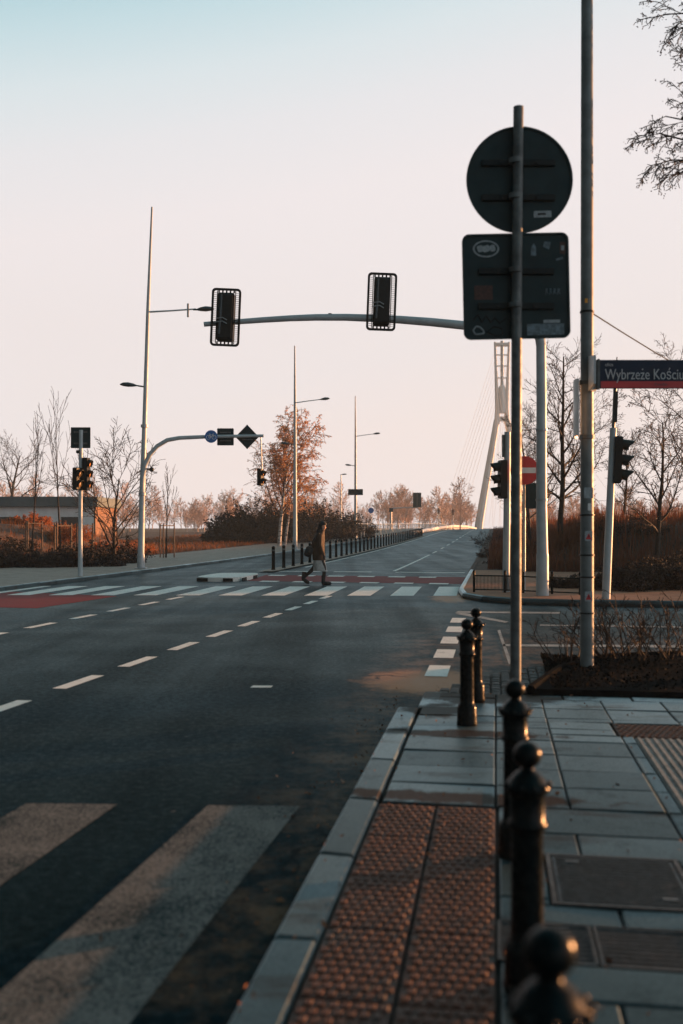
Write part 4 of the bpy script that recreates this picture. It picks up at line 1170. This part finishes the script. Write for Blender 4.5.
# 5  small signal post on the left pavement
PY = 31.4; PX = (80.3 - CX) / F * PY
def pl(px, py): q = A(px, py, PY); return Vector((q.x - PX, 0, q.z - .1))
t = thing('signal_post', (PX, PY, .1), 'thin pale signal post on the left pavement topped by a square sign seen from behind', 'traffic light')
MB().tube([(0, 0, 0), pl(80.3, 520), pl(81, 430)], [.075, .065, .06], 14).build('pole', M['white'], t)
c = pl(80, 437.5); o = MB().prism(rrect(.62, .66, .02), .07, .085, c.x, c.z).build('square_sign', M['signback'], t, ang=30)
mb = MB()
for dz in (-.18, .18): mb.box((c.x, .055, c.z + dz), (.42, .03, .05))
mb.build('bracket', M['galvdark'], o)
signal_head(t, pl(86.5, 474) + Vector((0, .05, 0)), -.1, 3, .33, hoodlen=.12)
signal_head(t, pl(79.5, 479) + Vector((0, -.17, 0)), -.38, 2, .33, hoodlen=.12)
MB().box(pl(83, 465) + Vector((0, .03, 0)), (.2, .05, .05)).build('arm', M['matblack'], t); MB().box(pl(80.3, 452) + Vector((-.04, -.08, 0)), (.12, .12, .1), ch=.02).build('sensor', M['matblack'], t)

# 6  lamp posts further along the left pavement
def lamp_post(px, Y, lab, sign=False):
    X = (px - CX) / F * Y; u, v = to_uv(X, Y); zb = prof(u) + .1
    t = thing('lamp_post', (X, Y, zb), lab, 'lamp post', 'lamp posts along the left pavement')
    MB().tube([(0, 0, 0), (0, 0, 3.0), (0, 0, 9.7), (-.02, 0, 13.2)], [.15, .13, .085, .04], 14).build('pole', M['white'], t)
    MB().lathe([(.2, 0), (.2, .04), (.16, .06), (.155, .5), (.14, .52)], 14).build('pole_base', M['galv'], t)
    MB().tube([(0, 0, 9.5), (.8, 0, 9.62), (1.6, 0, 9.72)], [.035, .03, .028], 8).build('lamp_arm', M['white'], t)
    lamp_head(t, Vector((1.5, 0, 9.7)), Vector((2.25, 0, 9.78)), 1.15)
    MB().tube([(0, 0, 6.8), (-.35, 0, 6.84)], .03, 8).build('lamp_arm', M['galvdark'], t)
    lamp_head(t, Vector((-.25, 0, 6.83)), Vector((-.95, 0, 6.9)), 1.05)
    if sign:
        MB().box((0, -.16, 4.4), (1.35, .04, .55), ch=.01).build('sign_panel', M['signback'], t)
    return t
lamp_post(295, 64.5, 'white double lamp post right of the birch, behind the walking person')
lamp_post(355.5, 91, 'white double lamp post with a small grey sign, farther along the pavement', True)
X = (341 - CX) / F * 120
t = thing('lamp_post', (X, 120, prof(118) + .1), 'thin hazy lamp post above the thicket left of the signed lamp post', 'lamp post', 'lamp posts along the left pavement')
MB().tube([(0, 0, 0), (0, 0, 7.2)], [.1, .06], 10).build('pole', M['white'], t); lamp_head(t, Vector((-.1, 0, 7.2)), Vector((.7, 0, 7.25)), 1)

# 7  far sign arm
FY = 150; FX = (391 - CX) / F * FY
def fl(px, py): q = A(px, py, FY); return Vector((q.x - FX, 0, q.z))
t = thing('sign_gantry', (FX, FY, 0), 'distant mast with a long arm holding a large upright sign board over the road', 'sign')
MB().tube([fl(391, 534), fl(391, 508)], .16, 10).build('pole', M['white'], t)
MB().tube([fl(391, 508.5), fl(405, 507.5), fl(418, 507.5)], [.12, .1, .09], 10).build('arm', M['white'], t)
c = fl(417, 500); MB().box((c.x, -.2, c.z), (1.25, .06, 2.2), ch=.02).build('sign_board', M['signback'], t); MB().box((c.x, -.26, c.z), (.1, .05, 2.0)).build('bracket', M['galvdark'], t)
c = fl(391, 510); MB().box((c.x, -.2, c.z), (.6, .06, .6), ch=.02).build('square_sign', M['signback'], t)
P_ = A(371, 510.5, 120); t = thing('cycle_sign_post', (P_.x, 120, 0), 'small round blue sign on a thin post far along the left pavement', 'sign')
MB().tube([(0, 0, prof(119)), (0, 0, P_.z + .3)], .035, 8).build('pole', M['galv'], t); MB().prism(circ(.34, 28), -.06, -.045, 0, P_.z).build('round_sign', M['blue'], t)
for i, (px, py, lab) in enumerate(((438.5, 511, 'left of two tiny far signals hanging above the bridge approach'), (453, 512, 'right of two tiny far signals hanging above the bridge approach'))):
    P_ = A(px, py, 170); t = thing('far_signal', (P_.x, 170, 0), lab, 'traffic light', 'tiny far signals on the bridge approach')
    MB().tube([(0, 0, prof(168)), (0, 0, P_.z + .6)], .06, 8).build('pole', M['galv'], t); signal_head(t, Vector((0, -.12, P_.z)), -PI / 2, 3, .3)

# 8  pale post with signal, no entry sign, leaning post on the far right corner
QY = 23.6; QX = (506 - CX) / F * QY
def ql(px, py): q = A(px, py, QY); return Vector((q.x - QX, 0, q.z - .1))
t = thing('signal_post', (QX, QY, .1), 'pale post left of the sign post with a dark signal facing the road', 'traffic light')
MB().tube([(0, 0, 0), ql(507, 500), ql(507.5, 432)], [.085, .08, .075], 14).build('pole', M['white'], t)
signal_head(t, ql(501.5, 479.5) + Vector((0, -.03, 0)), PI + .15, 3, .29, hoodlen=.2)
MB().box(ql(503, 446) + Vector((0, -.02, 0)), (.05, .1, .52)).build('side_plate', M['galvdark'], t); MB().box(ql(503.5, 468), (.24, .04, .04)).build('arm', M['matblack'], t)
NY = 23.4; NX = (524.3 - CX) / F * NY
t = thing('no_entry_sign', (NX, NY, .1), 'red no entry sign with a white bar half hidden by the sign post', 'sign')
c = A(523.3, 470.5, NY)
MB().tube([(0, 0, 0), (0, 0, c.z + .25)], .032, 12).build('pole', M['galv'], t)
o = MB().prism(circ(.335, 48), -.055, -.04, 0, c.z - .1).build('sign_plate', M['red'], t, ang=30)
MB().prism(rrect(.52, .13, .004), -.060, -.057, 0, c.z - .1).build('white_bar', M['signwhite'], o, ang=None)
MB().prism(rrect(.30, .60, .02), -.05, -.035, .17, A(0, 496, NY).z - .1).build('plate', M['signback'], t, ang=30)
RY = 21.3; RX = (606 - CX) / F * RY
def rl(px, py): q = A(px, py, RY); return Vector((q.x - RX, 0, q.z - .1))
t = thing('signal_post', (RX, RY, .1), 'leaning pale post right of the tall pole with three hooded lamps facing right', 'traffic light')
MB().tube([(0, 0, 0), rl(608.5, 540), rl(613.4, 428)], [.09, .085, .072], 14).build('pole', M['white'], t)
MB().tube([rl(613.4, 428), rl(615, 388)], .035, 10).build('pole_top', M['galvdark'], t); MB().tube([rl(615, 388), rl(617, 357)], .012, 6).build('antenna', M['galvdark'], t)
MB().box(rl(615.6, 407), (.06, .10, .66), .03, 'Y').build('side_plate', M['matblack'], t)
o = signal_head(t, rl(618.5, 460), -.15, 3, .32, hoodlen=.27); o.rotation_euler = (0, .04, -.15)
for py in (437, 456): MB().tube([rl(611, py), rl(617, py)], .03, 8).build('arm', M['matblack'], t); band_ = None
# low fence on the far corner
t = thing('low_fence', G(470, 599, .1), 'low dark metal railing on the far corner between the posts', 'fence')
o0 = t.location.copy()
def fp(px, z, Y): return Vector(((px - CX) / F * Y, Y, z)) - o0
for px, Y in ((474, 23.6), (505, 23.4), (523, 23.3), (552, 22.9), (580, 22.6)):
    mb = MB(); mb.tube([fp(px, .1, Y), fp(px, .58, Y)], .03, 10); mb.ball(fp(px, .6, Y), .034, 10, 6); mb.build('fence_post', M['black'], t)
for z in (.50, .17): MB().tube([fp(474, z, 23.6), fp(505, z, 23.4), fp(580, z - .02, 22.6)], .016, 8).build('fence_rail', M['black'], t)
mb = MB()
for k in range(34):
    px = 475 + k * 1.38; mb.tube([fp(px, .17, 23.5), fp(px, .50, 23.5)], .006, 5)
mb.build('fence_bars', M['black'], t)

# ------------------------------------------------------------------ bridge
def railing(name, pts, h, m, lab, gap=2.4):
    t = thing(name, pts[0], lab, 'railing'); o0 = Vector(pts[0]); mb = MB(); P2 = [Vector(p) - o0 for p in pts]
    dense_ = []
    for a, b in zip(P2, P2[1:]):
        n = max(1, int((b - a).length / gap))
        dense_ += [a.lerp(b, k / n) for k in range(n)]
    dense_.append(P2[-1])
    up = Vector((0, 0, 1))
    MB().tube([p + up * h for p in dense_], .05, 6).build('top_rail', m, t)
    MB().tube([p + up * h * .5 for p in dense_], .03, 5).build('mid_rail', m, t)
    for p in dense_: mb.tube([p - up * .3, p + up * h], .035, 5)
    for a, b in zip(dense_, dense_[1:]):
        for k in range(1, 6): 
            q = a.lerp(b, k / 6); mb.tube([q + up * .1, q + up * h], .012, 3, cap=False)
    o = mb.build('balusters', m, t)
    return t
def R3(px, py, Y): return A(px, py, Y)
railing('path_railing', [R3(358, 536.5, 90), R3(375, 535, 105), R3(395, 533.3, 125), R3(415, 531.4, 145), R3(432, 530.3, 175), R3(447, 529.8, 210)], 1.15, M['galv'], 'grey railing along the raised left path beyond the signed lamp post')
t = thing('guard_rail', (0, 0, 0), 'sunlit guard rail humping over the start of the bridge', 'railing')
pts = [R3(412, 533.5, 118), R3(424, 530.8, 135), R3(440, 527.8, 160), R3(454, 526.2, 190), R3(466, 526.5, 225), R3(476, 528.5, 265)]
for dz, r in ((0.0, .14),): MB().tube(pts, [.26] * 6, 8).build('rail_beam', M['pylon'], t)
mb = MB()
for a, b in zip(pts, pts[1:]):
    for k in range(8): q = a.lerp(b, k / 8); mb.tube([q - Vector((0, 0, 1.6)), q + Vector((0, 0, .1))], .06, 5)
mb.build('rail_post', M['galv'], t)
mb = MB(); n = len(pts)
for p in pts: mb.v += [p - Vector((0, 0, .35)), p - Vector((0, 0, 2.4)), p + Vector((-.5, .1, -.35)), p + Vector((-.5, .1, -2.4))]
for i in range(n - 1):
    a, b = 4 * i, 4 * i + 4; mb.f += [(a, b, b + 1, a + 1), (a + 2, a + 3, b + 3, b + 2), (a, a + 2, b + 2, b)]
mb.build('parapet', M['concrete'], t)
# pylon of the cable-stayed bridge
BY = 340.0; bx = lambda px: (px - CX) / F * BY; bz = lambda py: CAMH + (HY - py) / F * BY
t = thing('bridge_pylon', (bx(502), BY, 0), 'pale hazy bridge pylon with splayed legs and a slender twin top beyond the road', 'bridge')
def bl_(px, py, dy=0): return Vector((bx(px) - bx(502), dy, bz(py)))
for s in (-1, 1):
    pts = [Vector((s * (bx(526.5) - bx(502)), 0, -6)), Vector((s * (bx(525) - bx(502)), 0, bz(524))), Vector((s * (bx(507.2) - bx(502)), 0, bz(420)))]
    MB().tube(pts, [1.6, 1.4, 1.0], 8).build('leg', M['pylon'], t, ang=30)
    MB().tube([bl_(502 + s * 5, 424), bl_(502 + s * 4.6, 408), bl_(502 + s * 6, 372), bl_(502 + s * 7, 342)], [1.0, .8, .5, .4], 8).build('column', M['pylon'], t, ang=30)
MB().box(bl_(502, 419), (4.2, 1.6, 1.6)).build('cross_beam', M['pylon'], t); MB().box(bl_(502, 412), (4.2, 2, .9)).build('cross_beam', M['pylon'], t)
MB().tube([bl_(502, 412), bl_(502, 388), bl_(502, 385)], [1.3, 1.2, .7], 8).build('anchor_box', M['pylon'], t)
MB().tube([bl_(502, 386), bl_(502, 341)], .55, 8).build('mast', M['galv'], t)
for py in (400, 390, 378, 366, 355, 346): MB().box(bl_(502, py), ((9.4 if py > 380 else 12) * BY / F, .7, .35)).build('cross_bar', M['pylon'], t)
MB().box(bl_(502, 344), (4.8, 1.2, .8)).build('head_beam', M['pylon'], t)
for s in (-1, 1):
    mb = MB()
    for k in range(7):
        py = 348 + k * 9
        mb.tube([bl_(502 + s * 6, py), Vector((s * 9.5, -25 - (7 - k) * 16, 2))], .035, 4)
        mb.tube([bl_(502 + s * 6, py), Vector((s * 9.5, 25 + (7 - k) * 14, 2))], .035, 4)
    mb.build('stay_cables', M['pylon'], t)

# ------------------------------------------------------------------ low building on the left
t = thing('low_building', A(40, 527, 84) * 0 + Vector(((40 - CX) / F * 84, 84, 0)), 'long low flat-roofed pale building with a grey roof edge behind the left saplings', 'building')
def bb(px, Y=84): return (px - CX) / F * Y - t.location.x
x0, x1 = bb(-260), bb(94)
MB().box(((x0 + x1) / 2, 4, 1.6), (x1 - x0, 8, 4.2)).build('wall', M['wall'], t, ang=None)
MB().box(((x0 + x1) / 2, 4, 3.78), (x1 - x0 + .8, 9, .85), ch=.04).build('roof', M['roofgrey'], t, ang=None)
MB().box((x1 + .06, 4, 1.6), (.12, 8.04, 4.16)).build('end_wall', M['brick'], t, ang=None)['label'] = 'ochre brick end wall'
for k in range(14):
    x = x1 - 2 - k * 2.6
    w = MB().box((x, -.03, 2.0), (1.5, .1, 1.0)).build('window', M['glassdark'], t, ang=None); MB().box((x, -.07, 1.47), (1.7, .14, .08)).build('sill', M['roofgrey'], w, ang=None)

# ------------------------------------------------------------------ the walking person
HYp = 28.3; HX = (319 - CX) / F * HYp
def skin_body():
    V = []; E = []; R = []
    def add(p, r, par=None):
        V.append(p); R.append(r)
        if par is not None: E.append((par, len(V) - 1))
        return len(V) - 1
    pel = add((0, 0, .93), .125); belly = add((-.01, 0, 1.10), .125, pel); chest = add((.0, 0, 1.30), .135, belly)
    up = add((.03, 0, 1.44), .085, chest); neck = add((.075, 0, 1.52), .052, up); jaw = add((.115, 0, 1.60), .066, neck); skull = add((.115, 0, 1.675), .088, jaw); crown = add((.105, 0, 1.74), .070, skull)
    for s in (-1, 1):
        hip = add((.0, s * .10, .88), .098, pel)
        if s < 0:   # leading leg
            knee = add((.155, s * .09, .47), .062, hip); calf = add((.145, s * .09, .30), .058, knee); ank = add((.13, s * .09, .09), .040, calf); heel = add((.12, s * .09, .045), .042, ank); toe = add((.25, s * .095, .04), .042, heel); tip = add((.335, s * .10, .032), .03, toe)
        else:
            knee = add((-.14, s * .09, .49), .062, hip); calf = add((-.26, s * .09, .36), .058, knee); ank = add((-.43, s * .09, .20), .040, calf); heel = add((-.455, s * .09, .155), .042, ank); toe = add((-.375, s * .095, .075), .042, heel); tip = add((-.31, s * .10, .035), .03, toe)
        sh = add((.03, s * .165, 1.415), .062, chest)
        if s < 0: el = add((.03, s * .235, 1.12), .043, sh); fo = add((.075, s * .225, .98), .038, el); wr = add((.125, s * .205, .865), .027, fo)
        else: el = add((-.09, s * .235, 1.13), .043, sh); fo = add((-.10, s * .23, .99), .038, el); wr = add((-.08, s * .215, .865), .027, fo)
        w = Vector(V[wr]); palm = add(tuple(w + Vector((.012, 0, -.055))), .030, wr)
        for k, (dx, ln) in enumerate(((.028, .070), (.012, .080), (-.006, .076), (-.022, .060))):
            k1 = add(tuple(w + Vector((.012 + dx, 0, -.095))), .0095, palm); k2 = add(tuple(w + Vector((.016 + dx, -s * .008, -.095 - ln * .55))), .0085, k1); add(tuple(w + Vector((.010 + dx, -s * .022, -.095 - ln))), .007, k2)
        th = add(tuple(w + Vector((.045, -s * .01, -.055))), .011, palm); add(tuple(w + Vector((.058, -s * .015, -.092))), .009, th)
    nose = add((.212, 0, 1.635), .013, jaw)
    me = bpy.data.meshes.new('body'); me.from_pydata(V, E, []); me.update()
    o = bpy.data.objects.new('body', me); COL.objects.link(o)
    md = o.modifiers.new('skin', 'SKIN'); md.use_smooth_shade = True
    for i, r in enumerate(R):
        sv = me.skin_vertices[0].data[i]; sv.radius = (r, r); sv.use_root = (i == 0)
    o.modifiers.new('sub', 'SUBSURF').levels = 2; o.modifiers['sub'].render_levels = 2
    dg = bpy.context.evaluated_depsgraph_get(); ev = o.evaluated_get(dg)
    nm = bpy.data.meshes.new_from_object(ev); bpy.data.objects.remove(o); nm.name = 'body'
    return nm
t = thing('person', (HX, HYp, .008), 'person in dark beanie, brown jacket and long grey skirt striding right over the far crossing', 'person')
nm = skin_body(); nm.materials.clear(); nm.materials.append(M['skin']); nm.materials.append(M['trousers'])
for p in nm.polygons:
    p.use_smooth = True
    if p.center.z < 1.46: p.material_index = 1
ob = bpy.data.objects.new('body', nm); COL.objects.link(ob); ob.parent = t
def loft(name, rings, m, par, n=28, wave=0.0, seed=0):
    mb = MB(); st = []; rg = random.Random(seed); ph = rg.random() * 6
    for i, (cx_, cz_, rx_, ry_, tilt) in enumerate(rings):
        st.append(len(mb.v))
        for k in range(n):
            a = 2 * PI * k / n; f = 1 + wave * (1 - i / max(1, len(rings) - 1)) * math.sin(5 * a + ph)
            mb.v.append(Vector((cx_ + rx_ * f * math.cos(a), ry_ * f * math.sin(a), cz_ + tilt * math.cos(a))))
    for a, b in zip(st, st[1:]): mb.quadring(a, b, n)
    mb.f += [tuple(reversed(range(st[0], st[0] + n))), tuple(range(st[-1], st[-1] + n))]
    return mb.build(name, m, par, ang=60)
loft('skirt', [(.045, .39, .20, .175, -.01), (.03, .50, .185, .18, 0), (.01, .65, .17, .185, 0), (0, .80, .16, .18, 0), (0, .95, .145, .17, 0)], M['skirt'], t, wave=.09, seed=2)
jk = loft('jacket', [(-.005, .70, .175, .195, 0), (-.005, .74, .185, .205, 0), (-.018, .92, .178, .195, 0), (-.03, 1.10, .182, .19, 0), (-.022, 1.27, .182, .20, .01), (.002, 1.38, .158, .205, .02), (.028, 1.455, .128, .165, .01), (.062, 1.505, .092, .098, -.01), (.082, 1.565, .092, .092, -.02), (.085, 1.575, .078, .076, -.02)], M['jacket'], t, wave=.03, seed=4)
for s, pts in ((-1, [(.03, -.165, 1.415), (.03, -.215, 1.27), (.03, -.235, 1.12), (.075, -.225, .98), (.122, -.208, .872)]), (1, [(.02, .165, 1.415), (-.04, .215, 1.27), (-.09, .235, 1.13), (-.10, .23, .99), (-.082, .216, .872)])):
    MB().tube(pts, [.085, .074, .066, .056, .05], 14).build('sleeve', M['jacket'], t, ang=60)
mb = MB(); mb.ball((.105, 0, 1.70), .118, 20, 12, (1.02, .9, .98))
bn = mb.build('beanie', M['trousers'], t, ang=60)
for v in bn.data.vertices:                       # trim to a cap line sloping over the brow
    lim = 1.665 + (.03 if v.co.x > .1 else -.05 * min(1, (.1 - v.co.x) * 12))
    if v.co.z < lim: v.co.z = lim
MB().tube([(.07, 0, 1.66), (.035, 0, 1.58), (.0, 0, 1.50), (-.05, .0, 1.38)], [.085, .085, .08, .04], 12).build('hair', M['trousers'], t, ang=60)
for s in (-1, 1):
    MB().ball((.194, s * .032, 1.662), .011, 8, 6).build('eye', M['matblack'], t); MB().ball((.105, s * .083, 1.635), .026, 8, 6, (.7, .35, 1.2)).build('ear', M['skin'], t)
MB().ball((.183, 0, 1.592), .016, 8, 6, (.5, 1.5, .35)).build('mouth', M['stickerred'], t)
for s, (h_, t_) in ((-1, ((.11, -.09, .05), (.33, -.10, .045))), (1, ((-.46, .09, .165), (-.30, .10, .05)))):
    a, b = Vector(h_), Vector(t_); mb = MB(); mb.tube([a + Vector((-.03, 0, .0)), a, a.lerp(b, .5), b, b + (b - a) * .12], [.035, .056, .054, .045, .02], 12)
    sh_ = Vector((.02, 0, .22)) if s < 0 else Vector((.04, 0, .20)); mb.tube([a + Vector((.01, 0, 0)), a + sh_], [.055, .058], 12); mb.build('boot', M['trousers'], t, ang=60)
bag = thing('shoulder_bag', (HX - .285, HYp - .10, .95), 'black bag hanging at the back of the walking person', 'bag')
mb = MB(); mb.box((0, 0, 0), (.22, .14, .30), .35, 'Y', ch=.045); mb.build('bag_body', M['bag'], bag, ang=60)
MB().box((-.01, -.075, .02), (.16, .02, .16), .35, 'Y', ch=.008).build('front_pocket', M['bag'], bag, ang=60)
MB().tube([(.06, 0, .14), (.12, -.09, .30), (.20, -.13, .45), (.29, -.12, .515), (.32, -.02, .50)], .015, 8).build('strap', M['bag'], bag)

# ------------------------------------------------------------------ litter of leaves on the near paving and gutter
rng = random.Random(9); mb = MB()
for _ in range(420):
    u = rng.uniform(2.5, 12); v = rng.choice((rng.gauss(-1.05, .22), rng.uniform(-.8, 1.2), rng.gauss(-.95, .1))) + corner_cut(u) * .6
    z = PZ + .012 if v > -.86 + corner_cut(u) and u < 9.6 else .008
    if u > 9.6 and v > .2: z = .055
    leaf(mb, rng, uv(u, v, z), rng.uniform(.015, .04))
stuff(mb.build('fallen_leaves', M['dryleaf'], ang=None))

# ------------------------------------------------------------------ haze
mb = MB(); mb.box((0, 190, 41), (260, 440, 92))
hz = mb.build('haze', M['wall'], None, ang=None); hz['kind'] = 'stuff'
m = bpy.data.materials.new('haze_air'); m.use_nodes = True; nt = m.node_tree
for n in list(nt.nodes):
    if n.type == 'BSDF_PRINCIPLED': nt.nodes.remove(n)
pv = N(nt, 'ShaderNodeVolumePrincipled'); pv.inputs['Color'].default_value = (.62, .82, 1.0, 1); pv.inputs['Density'].default_value = .0005; pv.inputs['Anisotropy'].default_value = 0
nt.links.new(pv.outputs[0], nt.nodes['Material Output'].inputs['Volume'])
hz.data.materials.clear(); hz.data.materials.append(m)

# ------------------------------------------------------------------ light, sky, camera
EXPO = 1.2; EXPF = 2 ** EXPO
SUN_AZ, SUN_EL = math.radians(64), math.radians(3.6)
S = Vector((math.sin(SUN_AZ) * math.cos(SUN_EL), math.cos(SUN_AZ) * math.cos(SUN_EL), math.sin(SUN_EL)))
sun = bpy.data.lights.new('sun', 'SUN'); sun.energy = 5.0; sun.angle = math.radians(.5); sun.color = (1.0, .44, .17)
so = bpy.data.objects.new('sun', sun); COL.objects.link(so); so.rotation_euler = (-S).to_track_quat('-Z', 'Y').to_euler(); so.location = (60, 30, 40)

w = bpy.data.worlds.new('World'); scene.world = w; w.use_nodes = True; nt = w.node_tree; bg = nt.nodes['Background']
sky = N(nt, 'ShaderNodeTexSky'); sky.sky_type = 'NISHITA'; sky.sun_disc = False; sky.sun_elevation = SUN_EL; sky.sun_rotation = SUN_AZ; sky.dust_density = 2.0
tc = N(nt, 'ShaderNodeTexCoord').outputs['Generated']
sep = N(nt, 'ShaderNodeSeparateXYZ'); nt.links.new(tc, sep.inputs[0])
dt = N(nt, 'ShaderNodeVectorMath'); dt.operation = 'DOT_PRODUCT'; nt.links.new(tc, dt.inputs[0]); dt.inputs[1].default_value = (S.x, S.y, 0)
tt = mth(nt, 'SUBTRACT', sep.outputs[2], mth(nt, 'MULTIPLY', dt.outputs['Value'], .2))
cr = N(nt, 'ShaderNodeValToRGB'); nt.links.new(tt, cr.inputs[0]); e = cr.color_ramp
stops = [(0.0, (.97, .86, .84)), (.07, (.93, .865, .87)), (.24, (.925, .87, .885)), (.31, (.85, .85, .88)), (.36, (.74, .83, .87)), (.405, (.58, .76, .82)), (.45, (.40, .65, .73)), (.54, (.17, .45, .53)), (1.0, (.035, .19, .24))]
e.elements[0].position, e.elements[0].color = stops[0][0], rgba(stops[0][1]); e.elements[1].position, e.elements[1].color = stops[-1][0], rgba(stops[-1][1])
for p, c in stops[1:-1]:
    el = e.elements.new(p); el.color = rgba(c)
sc_ = N(nt, 'ShaderNodeVectorMath'); sc_.operation = 'SCALE'; nt.links.new(cr.outputs[0], sc_.inputs[0]); nt.links.new(mth(nt, 'MULTIPLY', ramp(nt, dt.outputs['Value'], -.45, .1, .19, 1.0), 10 / EXPF), sc_.inputs['Scale'])
nt.links.new(mixc(nt, .97, sky.outputs[0], sc_.outputs[0]), bg.inputs['Color']); bg.inputs['Strength'].default_value = .1

cam = bpy.data.cameras.new('camera'); co = bpy.data.objects.new('camera', cam); COL.objects.link(co); scene.camera = co
co.location = (0, 0, CAMH); co.rotation_euler = (PI / 2, 0, 0)
cam.lens = 35; cam.sensor_width = 36; cam.shift_y = 15 / 1024; cam.clip_end = 5000; cam.clip_start = .05
cam.dof.use_dof = True; cam.dof.focus_distance = 27; cam.dof.aperture_fstop = 1.6
vs = scene.view_settings; vs.view_transform = 'Standard'; vs.look = 'None'; vs.exposure = EXPO; vs.gamma = 1
scene.cycles.use_denoising = True; scene.cycles.volume_bounces = 1; scene.cycles.max_bounces = 6
